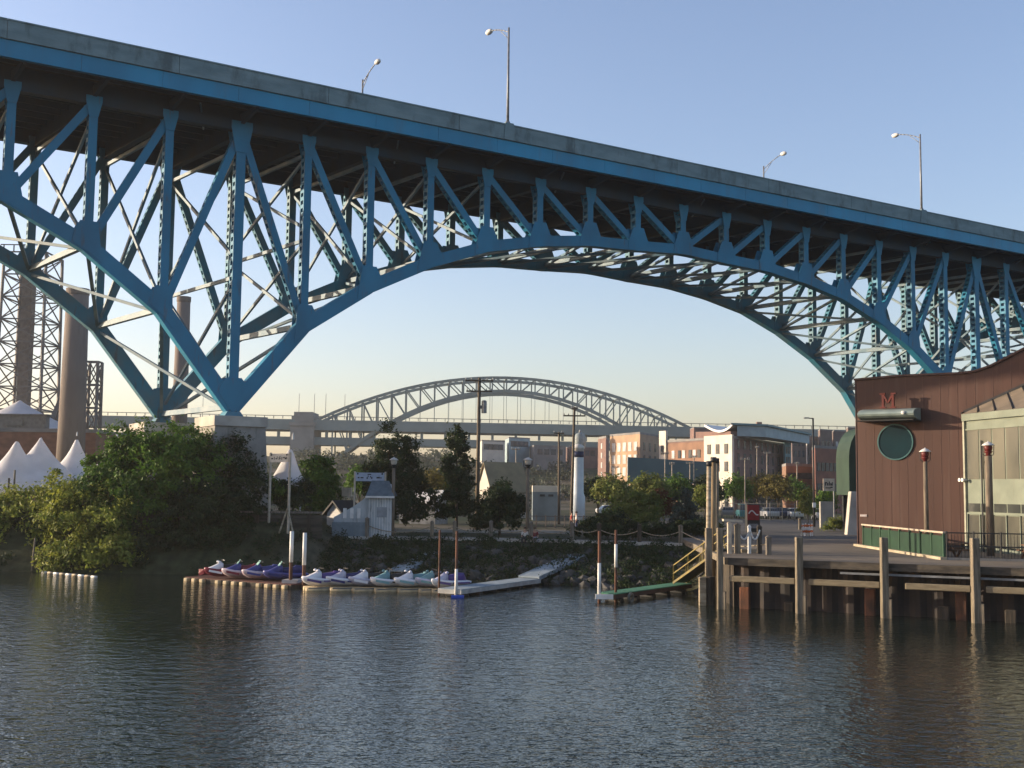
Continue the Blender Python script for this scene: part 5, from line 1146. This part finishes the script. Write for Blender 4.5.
# cars
def car(p, rz, label, body_c, van=False):
    rt = empty('parked_car', p, label, 'car', 'cars parked beyond the car park fence')
    ca, sa = math.cos(rz), math.sin(rz); V = lambda x, y, z: p + Vector((x * ca - y * sa, x * sa + y * ca, z))
    bm_ = mat('car_' + body_c[0], body_c[1], .3, None, .2, .1, spec=.6)
    prof = ([(-2.2, .35), (-2.25, .8), (-2.15, .98), (-1.3, 1.02), (1.15, .98), (2.05, .85), (2.2, .6), (2.15, .35)] if not van else [(-2.3, .35), (-2.35, 1.1), (-2.3, 1.2), (1.3, 1.2), (2.2, 1.0), (2.35, .6), (2.3, .35)])
    m = MB(); m.loft([[V(x, y, z) for x, z in prof] for y in (-.88, .88)]); bevel(m.build('body', bm_, rt), .06, 2)
    cb = [(-1.75, 1.0), (-1.3, 1.42), (.15, 1.45), (.95, .98)] if not van else [(-2.28, 1.19), (-2.2, 1.95), (.9, 1.95), (1.6, 1.19)]
    m = MB(); m.loft([[V(x, y * (1 if z < 1.25 else .86), z) for x, z in cb] for y in (-.8, .8)]); m.build('cabin_glass', glassdark, rt)
    m = MB(); zt_c = cb[1][1]; m.loft([[V(x, y, z) for x, z in ((cb[1][0], zt_c - .02), (cb[1][0], zt_c + .04), (cb[2][0], cb[2][1] + .04), (cb[2][0], cb[2][1] - .02))] for y in (-.7, .7)]); m.build('roof', bm_, rt)
    for x in (-1.35, 1.4):
        for y in (-.86, .86):
            m = MB(); a = V(x, y - .1, .33); c = V(x, y + .1, .33); m.cyl(a, c, .33, .33, 14); w = m.build('wheel', dark_m, rt)
            m = MB(); m.cyl(V(x, y - .11, .33), V(x, y + .11, .33), .18, .18, 10); m.build('rim', grey_m, w)
    for y in (-.6, .6):
        m = MB(); m.box(V(2.17, y, .68), (.1, .34, .16), rz); m.build('headlight', white_m, rt)
CC = [('white', (.6, .6, .58)), ('teal', (.06, .22, .24)), ('silver', (.42, .43, .44)), ('navy', (.03, .04, .09)), ('maroon', (.14, .03, .03)), ('grey', (.16, .17, .18))]
for i, (px, Y, rz, c, van, l) in enumerate(((744, 158, 1.5, 1, True, 'teal topped van parked behind the red machine'), (768, 162, 1.7, 2, False, 'silver car parked right of the red machine, behind the fence'), (781, 164, 1.5, 3, False, 'navy car parked behind the middle of the fence'), (793, 162, 1.6, 0, False, 'white car parked behind the fence left of the sapling'),
                                        (728, 166, 1.4, 5, False, 'grey car parked left of the teal topped van'), (758, 172, .3, 4, False, 'maroon car parked in the second row behind the fence'), (612, 170, .2, 0, False, 'white car on the street far behind the dark hedge'), (628, 176, .1, 2, False, 'silver car on the street far behind the bright bush'), (821, 150, 1.5, 0, False, 'white car parked by the concrete wall'))):
    x = at(px, 500, Y).x; car(Vector((x, Y, g(x, Y) + (.04 if Y > 152 else .17))), rz, l, CC[c], van)

# ------------------------------------------------------------------ floating docks, gangways, mooring piles
dockw = mat('dock_boards', (.33, .34, .33), .8, (.2, .21, .21), 1.2, bump=.3, stretch=(1, 1, 1)); drum_m = mat('tan_float', (.50, .40, .24), .6, (.34, .27, .16), 2)
def dock(name, label, a, c, w, z, m_, skirt, cat='dock', floats=True, parts=True):
    a, c = Vector(a), Vector(c); d = (c - a).normalized(); sd = Vector((-d.y, d.x, 0)); L = (c - a).length
    rt = empty(name, (a + c) / 2, label, cat)
    m = MB(); n = max(3, int(L / .3))
    for i in range(n): q = a + d * ((i + .5) * L / n); m.frame(q + up * (z - .03), d, sd, up, L / n - .015, w, .06)
    m.build('decking', m_, rt)
    m = MB(); 
    for e in (-1, 1): m.bar(a + sd * (e * (w / 2 - .03)) + up * (z - .16), c + sd * (e * (w / 2 - .03)) + up * (z - .16), .07, .22)
    for q in (a + d * .035, c - d * .035): m.frame(q + up * (z - .16), d, sd, up, .07, w - .14, .22)
    m.build('side_beam', skirt, rt)
    for i in range(max(2, int(L / 1.6))):
        q = a + d * ((i + .5) * L / max(2, int(L / 1.6))); m = MB(); m.cyl(q - sd * (w / 2 - .1) + up * .03, q + sd * (w / 2 - .1) + up * .03, .2, .2, 10); m.build('float', dark_m, rt)
    return rt
dock('floating_dock', 'grey floating dock behind the row of white jet skis', (-12.9, 72.4, 0), (-3.4, 70.0, 0), 1.2, .42, dockw, dockw)
dock('floating_dock', 'blue grey floating dock leading back to the bank ramp', (-3.35, 65.9, 0), (1.3, 74.5, 0), 1.5, .42, mat('blue_dock', (.30, .35, .38), .7, (.2, .25, .28), 1.5), mat('dock_side', (.42, .42, .40), .8, (.28, .28, .27), 2))
dock('floating_dock', 'short floating dock between the pair of white topped piles', (-13.1, 70.3, 0), (-12.6, 75.5, 0), .9, .45, mat('pale_dock', (.5, .47, .44), .7), mat('pale_dock', (.5, .47, .44), .7))
def gangway(name, label, a, c, w, m_, rails=None):
    a, c = Vector(a), Vector(c); rt = empty(name, (a + c) / 2, label, 'gangway'); d = (c - a); dh = Vector((d.x, d.y, 0)).normalized(); sd = Vector((-dh.y, dh.x, 0))
    m = MB(); m.bar(a, c, w, .1); m.build('deck', m_, rt)
    for e in (-1, 1):
        m = MB(); m.bar(a + sd * (e * w / 2) - up * .05, c + sd * (e * w / 2) - up * .05, .07, .12 if rails else .24); m.build('side_beam', rails or m_, rt)
    if rails:
        for e in (-1, 1):
            o = sd * (e * (w / 2 - .02)); m = MB(); 
            for h in (.98, .5): m.bar(a + o + up * h, c + o + up * h, .06, .06)
            n = 4
            for i in range(n): q = a.lerp(c, i / (n - 1)) + o; m.bar(q, q + up * 1.0, .06, .06, X_)
            m.build('handrail', rails, rt)
    return rt
gangway('gangway', 'blue grey ramp rising from the dock to the quay', (1.2, 74.3, .5), (4.6, 80.5, 1.55), 1.4, mat('blue_dock', (.30, .35, .38), .7))
gangway('gangway', 'dim blue ramp rising behind the white jet skis', on(398, 571, .5), at(437, 552, 83.5), 1.3, mat('blue_dock', (.30, .35, .38), .7))
green_d = mat('green_decking', (.07, .22, .13), .8, (.045, .15, .09), 1.2)
dock('green_dock', 'green topped floating dock with dark sides left of the wharf', (5.15, 63.4, 0), (10.4, 71.0, 0), 1.15, .5, green_d, mat('dock_brown', (.09, .055, .04), .9))
p_ = on(605, 596, .25); m = MB(); m.box((5.05, 63.15, .33), (.95, .12, .26), .0); tag(m.build('dock_end_board', white_m), 'pale end board on the nose of the green dock', 'board')
m = MB(); tc2 = Vector((6.55, 64.0, .2)); tdir = Vector((.82, -.57, 0)); prof = [(.16 + .11 * math.cos(t * PI / 4), .11 * math.sin(t * PI / 4)) for t in range(8)]
x_ = Vector((.57, .82, 0)); vs_, fs_ = [], []
for i in range(18):
    an = 2 * PI * i / 18; rad_v = x_ * math.cos(an) + up * math.sin(an)
    for t in range(8): vs_.append(tc2 + rad_v * (.22 + .09 * math.cos(t * PI / 4)) + tdir * (.09 * math.sin(t * PI / 4)))
fs_ = [(i * 8 + t, ((i + 1) % 18) * 8 + t, ((i + 1) % 18) * 8 + (t + 1) % 8, i * 8 + (t + 1) % 8) for i in range(18) for t in range(8)]
m.add(vs_, fs_); tag(m.build('tyre_fender', mat('worn_rubber', (.22, .2, .15), .7, (.06, .06, .055), 3), None, True), 'worn tyre fender hung on the side of the green dock', 'tyre')
# yellow stair gangway from wharf to green dock
gangway('yellow_gangway', 'yellow railed gangway sloping from the wharf to the green dock', (10.1, 70.3, .62), (12.2, 67.0, 2.72), 1.0, mat('grating', (.12, .11, .08), .8), yellow_m)
m = MB()
for i in range(5): m.bar((11.5, 68.6 - .0 + i * .22, 1.55 + i * .2), (12.6, 68.9 + i * .22, 1.55 + i * .2), .2, .05)
for e in (0, 1): m.bar((11.5 + e * 1.1, 68.4 + e * .3, 1.35), (11.5 + e * 1.1, 69.8 + e * .3, 2.55), .07, .16); m.bar((11.5 + e * 1.1, 68.4 + e * .3, 2.3), (11.5 + e * 1.1, 69.8 + e * .3, 3.6), .06, .06); m.bar((11.5 + e * 1.1, 68.4 + e * .3, 1.35), (11.5 + e * 1.1, 68.4 + e * .3, 2.3), .06, .06, X_)
tag(m.build('yellow_steps', yellow_m), 'short yellow steps at the top of the gangway', 'steps')
def mooring(px, ytop, Y, r, wa, wb, label):
    t = at(px, ytop, Y); rt = empty('mooring_pile', (t.x, Y, 0), label, 'mooring pile', 'slim mooring piles by the docks')
    m = MB(); m.cyl((t.x, Y, -1.5), (t.x, Y, t.z), r, r, 10); m.build('shaft', rust_m if wa < 1 else timber_l, rt, True)
    if wb > wa:
        m = MB(); m.cyl((t.x, Y, lerp(0, t.z, wa)), (t.x, Y, lerp(0, t.z, wb) + .01), r + .012, r + .012, 10); m.build('sleeve', white_m, rt, True)
mooring(292, 531.5, 70.5, .105, .45, 1.0, 'white topped mooring pile, left one of the pair beside the dark skis')
mooring(305, 533, 70.0, .105, .42, 1.0, 'white topped rusty mooring pile, right one of the pair beside the dark skis')
mooring(440, 530, 66.6, .06, .0, .0, 'thin rusty mooring pole at the right end of the white skis')
mooring(457, 531, 65.7, .075, .02, .42, 'slim mooring pole with a white foot at the blue grey dock')
mooring(599.5, 531, 63.3, .085, .06, .55, 'rusty mooring pole with a white lower sleeve at the green dock')
mooring(616, 530, 63.9, .075, .48, .8, 'slim mooring pole with a white middle sleeve at the green dock')
m = MB(); m.cyl((-3.2, 65.0, .0), (-2.5, 65.0, .0), .17, .17, 12); tag(m.build('blue_drum', mat('blue_plastic', (.02, .06, .35), .4)), 'blue plastic float drum under the end of the dock', 'drum')

# ------------------------------------------------------------------ jet skis
def jetski(p, rz, label, hull_m, top_m, seat_m, screen=None, group='white jet skis moored in a row'):
    rt = empty('jet_ski', p, label, 'jet ski', group); ca, sa = math.cos(rz), math.sin(rz); V = lambda x, y, z: p + Vector((x * ca - y * sa, x * sa + y * ca, z))
    secs = []
    for x, w, zb_, zt_ in ((-1.3, .46, .16, .42), (-.9, .52, .08, .44), (0, .54, .05, .46), (.6, .48, .06, .52), (1.0, .33, .14, .58), (1.28, .14, .30, .62), (1.38, .03, .45, .60)):
        secs.append([V(x, y * w, z) for y, z in ((0, zb_), (.6, zb_ + (zt_ - zb_) * .35), (1, zt_ - .08), (.95, zt_), (0, zt_ + .03), (-.95, zt_), (-1, zt_ - .08), (-.6, zb_ + (zt_ - zb_) * .35))])
    m = MB(); m.loft(secs); m.build('hull', hull_m, rt, True)
    secs = []
    for x, w, z0, z1 in ((1.2, .06, .56, .61), (.95, .2, .50, .68), (.6, .27, .46, .84), (.38, .2, .46, .98), (.22, .15, .46, .86)):
        secs.append([V(x, y * w, z) for y, z in ((-1, z0), (-.8, lerp(z0, z1, .7)), (-.4, z1), (.4, z1), (.8, lerp(z0, z1, .7)), (1, z0))])
    m = MB(); m.loft(secs); m.build('cowl', top_m, rt, True)
    secs = []
    for x, w, z1 in ((.2, .15, .78), (-.1, .19, .80), (-.5, .2, .84), (-.55, .21, .92), (-.95, .2, .88), (-1.15, .14, .62)):
        secs.append([V(x, y * w, z) for y, z in ((-1.1, .44), (-1, z1 - .08), (-.7, z1), (.7, z1), (1, z1 - .08), (1.1, .44))])
    m = MB(); m.loft(secs); m.build('seat', seat_m, rt, True)
    m = MB(); m.path([V(.16, -.38, 1.08), V(.3, -.12, 1.1), V(.3, .12, 1.1), V(.16, .38, 1.08)], .035, 6); m.path([V(.36, 0, .9), V(.3, 0, 1.12)], .07, 6); m.build('handlebar', dark_m, rt)
    if screen:
        m = MB(); m.loft([[V(.42, -.24, .90), V(.42, .24, .90), V(.5, .24, .88), V(.5, -.24, .88)], [V(.26, -.2, 1.16), V(.26, .2, 1.16), V(.29, .2, 1.16), V(.29, -.2, 1.16)]]); m.build('windscreen', screen, rt)
    m = MB()
    for y in (-1, 1): m.bar(V(.2, y * .56, .36), V(-1.1, y * .54, .34), .03, .09)
    m.build('rub_stripe', seat_m, rt)
    m = MB()
    for y in (-1, 1): m.bar(V(1.12, y * .285, .45), V(.35, y * .535, .30), .02, .13)
    m.build('bow_graphic', seat_m if seat_m != dark_m else top_m, rt)
    if not screen:
        for y in (-.33, .33):
            m = MB(); m.lathe(V(.5, y, .92), [(.02, -.02), (.09, .0), (.1, .07), (.03, .12)], 8); m.build('mirror', top_m, rt, True)
def ski_float(p, rz, label, group, m_=None):
    rt = empty('ski_float', p, label, 'float', group); ca, sa = math.cos(rz), math.sin(rz); V = lambda x, y, z: p + Vector((x * ca - y * sa, x * sa + y * ca, z))
    m = MB(); m.loft([[V(x, y, z) for x, z in ((-1.3, .02), (1.0, .02), (1.1, .12), (-1.3, .12))] for y in (-.5, .5)]); m.build('platform', mat('float_grey', (.16, .16, .15), .7), rt)
    for y in (-.33, .33):
        m = MB(); m.cyl(V(-1.2, y, -.04), V(1.16, y, -.04), .2, .2, 12); m.build('drum', m_ or drum_m, rt, True)
hull_w = mat('white_gelcoat', (.74, .74, .76), .3, (.62, .62, .66), 1.5, spec=.5); purple = mat('purple_gelcoat', (.08, .05, .18), .35, (.06, .03, .18), 1.5, spec=.5); tealg = mat('teal_gelcoat', (.20, .36, .38), .35, None, 2); navyg = mat('navy_gelcoat', (.025, .03, .14), .35, None, 2)
lilac = mat('lilac_gelcoat', (.52, .51, .62), .35, None, 2); bluev = mat('violet_blue_gelcoat', (.07, .075, .25), .35, None, 2); aqua = mat('aqua_screen', (.34, .56, .50), .3, None, 2); maroon = mat('maroon_gelcoat', (.20, .03, .05), .4, None, 2); pinkw = mat('pinkish_gelcoat', (.62, .50, .54), .35, None, 2)
rzs = rad(180 + 22)
sk = [(hull_w, hull_w, purple, None, 'white jet ski with a purple seat, leftmost of the white row'), (hull_w, lilac, navyg, None, 'white jet ski with a lilac cowl, second of the white row'), (lilac, hull_w, dark_m, None, 'lilac hulled jet ski with a white cowl, third of the white row'), (hull_w, tealg, dark_m, None, 'white jet ski with a teal cowl, left of its twin in mid row'),
      (hull_w, hull_w, tealg, None, 'white jet ski with a teal seat, fifth of the white row'), (lilac, tealg, dark_m, None, 'lilac hulled jet ski with a teal cowl, sixth of the white row'), (hull_w, lilac, purple, None, 'white and purple jet ski at the right end by the thin rusty pole')]
for i, (h_, t_, s_, sc, l) in enumerate(sk):
    nx = [306, 330, 352, 374, 397, 418, 431][i]; p_ = on(nx + 16, 588 + i * .35, .1); p_.z = .08; p_.x += .15
    jetski(p_ + up * .1 + Vector((.02 * (i % 2), .1 * (i % 3), 0)), rzs + rad([3, -4, 2, 0, 6, 4, 22][i]), l, h_, t_, s_, sc); ski_float(Vector((p_.x, p_.y, 0.06)), rzs, 'tan drum float under the %s white row jet ski' % ords[i], 'drum floats under the white row')
dk = [(maroon, hull_w, dark_m, None, 'maroon jet ski with a white cowl, leftmost of the dark group'), (pinkw, bluev, maroon, aqua, 'pinkish hulled jet ski with an aqua windscreen, second of the dark group'), (pinkw, bluev, bluev, aqua, 'pinkish and violet jet ski with an aqua windscreen, third of the dark group'), (bluev, bluev, navyg, aqua, 'violet blue jet ski with an aqua windscreen nearest the paired piles')]
for i, (h_, t_, s_, sc, l) in enumerate(dk):
    px = [218, 236, 256, 278][i]; p_ = on(px, 580 + i * 1.1, .2); p_.z = .3
    jetski(p_ + Vector((.3, .9, 0)), rzs + rad([0, -5, 3, -2][i]), l, h_, t_, s_, sc, 'dark jet skis moored by the bank')
a, c = on(184, 578.5, .15), on(290, 586.5, .15); a.z = c.z = 0; d_ = (c - a).normalized(); sd_ = Vector((-d_.y, d_.x, 0)); sd_ = sd_ if sd_.y > 0 else -sd_
dock('ski_dock', 'low dark maroon dock under the dark jet skis', a + sd_ * 1.35, c + sd_ * 1.35, 2.5, .26, mat('maroon_boards', (.10, .035, .03), .8, (.06, .025, .02), 1), timber_d)
rnd = random.Random(77); j = 0
for i in range(13):
    if i in (3, 8): continue
    q = a.lerp(c, (i + .4) / 13); m = MB(); m.frame(q + up * .09 + sd_ * .0, d_, sd_, up, .34, .3, .24); o = m.build('float_block', drum_m); bevel(o, .06, 2)
    tag(o, 'tan float block along the front of the maroon dock, %s from the left' % ords[j], 'float block', 'tan float blocks along the maroon dock'); j += 1
p_ = on(212, 569, .6); root = empty('outboard_boat', (p_.x, p_.y + .6, .2), 'small dark tender with a white cover left of the dark jet skis', 'boat')
V = lambda x, y, z: Vector((p_.x + x, p_.y + .6 + y, z))
m = MB(); m.loft([[V(x, y * w, z) for y, z in ((0, .12), (.7, .25), (1, .55), (.85, .55), (-.85, .55), (-1, .55), (-.7, .25))] for x, w in ((.9, .45), (0, .5), (-.6, .38), (-1.0, .06))]); m.build('hull', maroon, root)
m = MB(); m.loft([[V(x, y * w, z) for y, z in ((-1, .56), (-.6, .82), (.6, .82), (1, .56))] for x, w in ((.1, .3), (.4, .34), (.7, .3))]); m.build('cover', white_m, root)
# float line along the bushes
m = MB(); A, C = on(42, 572, .06), on(98, 577, .06)
root = empty('float_line', (A + C) / 2, 'line of pale floats at the water edge below the vine covered shrub', 'float line', None)
for i in range(9):
    q, r_ = A.lerp(C, i / 9), A.lerp(C, (i + .8) / 9); m = MB(); m.cyl(Vector((q.x, q.y, .05)), Vector((r_.x, r_.y, .05 + .02 * (i % 2))), .075, .075, 8); m.build('float', timber_l if i % 2 else white_m, root, True)
m = MB(); q = at(33, 538, 80.5); m.cyl((q.x, 80.5, -.5), (q.x + .15, 80.5, q.z), .07, .06, 7); tag(m.build('mooring_stake', planks, None, True), 'slim pale stake standing in the water under the left shrubs', 'stake')
for px, l in ((9, 'dark short pole before the marquee at the left edge'), (15, 'pale short pole before the marquee at the left edge')):
    t = at(px, 470 if px > 10 else 478, 95); m = MB(); m.cyl((t.x, 95, 3.4), (t.x, 95, t.z), .09, .08, 8); tag(m.build('pole', planks if px > 10 else timber_d, None, True), l, 'pole', 'short poles before the marquee')

# ------------------------------------------------------------------ people
def person(p, label, shirt, trousers, hair, pose='stand', face=-PI / 2, scale=1.0):
    """one skinned body; clothing and hair as children"""
    ca, sa = math.cos(face), math.sin(face); V = lambda x, y, z: Vector((x * ca - y * sa, x * sa + y * ca, z)) * scale   # x forward, y left
    if pose == 'stand':
        J = [(0, 0, .95), (0, 0, 1.2), (0, 0, 1.42), (0.01, 0, 1.52), (.03, 0, 1.64), (.02, .1, .9), (.05, .11, .5), (.0, .12, .08), (.12, .13, .03), (.02, -.1, .9), (-.04, -.11, .5), (-.1, -.12, .08), (.02, -.13, .03),
             (0, .19, 1.4), (-.02, .25, 1.12), (.08, .24, .88), (.12, .235, .79), (0, -.19, 1.4), (-.02, -.25, 1.12), (.08, -.24, .88), (.12, -.235, .79)]
    else:
        J = [(0, 0, .12), (.0, 0, .38), (.02, 0, .58), (.04, 0, .68), (.08, 0, .80), (.06, .1, .12), (.45, .12, .14), (.5, .12, -.26), (.6, .12, -.31), (.06, -.1, .12), (.45, -.12, .14), (.48, -.12, -.26), (.58, -.12, -.31),
             (.02, .19, .56), (.06, .24, .30), (.26, .18, .2), (.34, .16, .19), (.02, -.19, .56), (.06, -.24, .30), (.26, -.18, .2), (.34, -.16, .19)]
    E_ = [(0, 1), (1, 2), (2, 3), (3, 4), (0, 5), (5, 6), (6, 7), (7, 8), (0, 9), (9, 10), (10, 11), (11, 12), (2, 13), (13, 14), (14, 15), (15, 16), (2, 17), (17, 18), (18, 19), (19, 20)]
    R = [.125, .12, .13, .05, .092, .085, .058, .04, .04, .085, .058, .04, .04, .06, .042, .032, .036, .06, .042, .032, .036]
    rt = empty('person', p, label, 'person')
    def skin(name, joints, edges, radii, m_, flat=None):
        me = bpy.data.meshes.new(name); me.from_pydata([tuple(V(*j)) for j in joints], edges, []); o = bpy.data.objects.new(name, me); COL.objects.link(o)
        sk_ = o.modifiers.new('skin', 'SKIN'); 
        for i, r_ in enumerate(radii): me.skin_vertices[0].data[i].radius = ((flat[i] if flat else r_) * scale, r_ * scale)
        me.skin_vertices[0].data[0].use_root = True
        o.modifiers.new('sub', 'SUBSURF').levels = 1; o.modifiers['sub'].render_levels = 1
        bpy.context.view_layer.update(); ev = o.evaluated_get(bpy.context.evaluated_depsgraph_get()); nm = bpy.data.meshes.new_from_object(ev)
        bpy.data.objects.remove(o); nm.materials.clear(); nm.materials.append(m_); q = bpy.data.objects.new(name, nm); COL.objects.link(q); q.parent = rt
        for pl in nm.polygons: pl.use_smooth = True
        return q
    skinm = mat('skin', (.45, .27, .19), .6, None, 3, .2)
    skin('body', J, E_, R, skinm)
    skin('shirt', [J[0], J[1], J[2], J[13], J[14], J[17], J[18]], [(0, 1), (1, 2), (2, 3), (3, 4), (2, 5), (5, 6)], [.14, .14, .145, .075, .06, .075, .06], shirt)
    skin('trousers', [J[0], J[5], J[6], J[7], J[9], J[10], J[11]], [(0, 1), (1, 2), (2, 3), (0, 4), (4, 5), (5, 6)], [.135, .1, .075, .06, .1, .075, .06], trousers)
    m = MB(); hd = V(*J[4]); f_ = V(1, 0, 0)
    m.lathe(hd + p - f_ * .02 + up * .0 * scale, [(.103 * scale, .0), (.112 * scale, .04 * scale), (.095 * scale, .085 * scale), (.05 * scale, .115 * scale), (.005, .122 * scale)], 12); m.build('hair', hair, rt, True)
    m = MB(); m.lathe(hd + p + f_ * .08 * scale - up * .02 * scale, [(.018 * scale, -.02 * scale), (.022 * scale, 0), (.006 * scale, .03 * scale)], 6); m.build('nose', skinm, rt)
hairm = mat('dark_hair', (.04, .025, .018), .7)
x = at(525, 540, 85.6).x; person(Vector((x, pw(x, YP) + .1, 2.34)), 'person in a white shirt sitting on the quay edge under the lamp', mat('white_shirt', (.7, .68, .66), .8), mat('dark_trousers', (.04, .04, .06), .8), hairm, 'sit', -PI / 2 - .2)
x = at(534.5, 540, 85.6).x; person(Vector((x, pw(x, YP) + .1, 2.34)), 'person in a dark red shirt sitting on the quay edge beside the white shirt', mat('dark_red_shirt', (.25, .05, .05), .8), mat('pale_trousers', (.35, .33, .36), .8), hairm, 'sit', -PI / 2 + .2)
x = at(571.5, 530, 101).x; person(Vector((x, 101, 2.37)), 'person in a red top standing on the street behind a quay post', mat('red_shirt', (.42, .06, .05), .8), mat('dark_trousers', (.04, .04, .06), .8), hairm, 'stand', 0)
x = at(576.5, 530, 101.6).x; person(Vector((x, 101.6, 2.37)), 'person in a white top standing on the street right of the red top', mat('white_shirt', (.7, .68, .66), .8), mat('blue_trousers', (.08, .10, .2), .8), hairm, 'stand', PI)
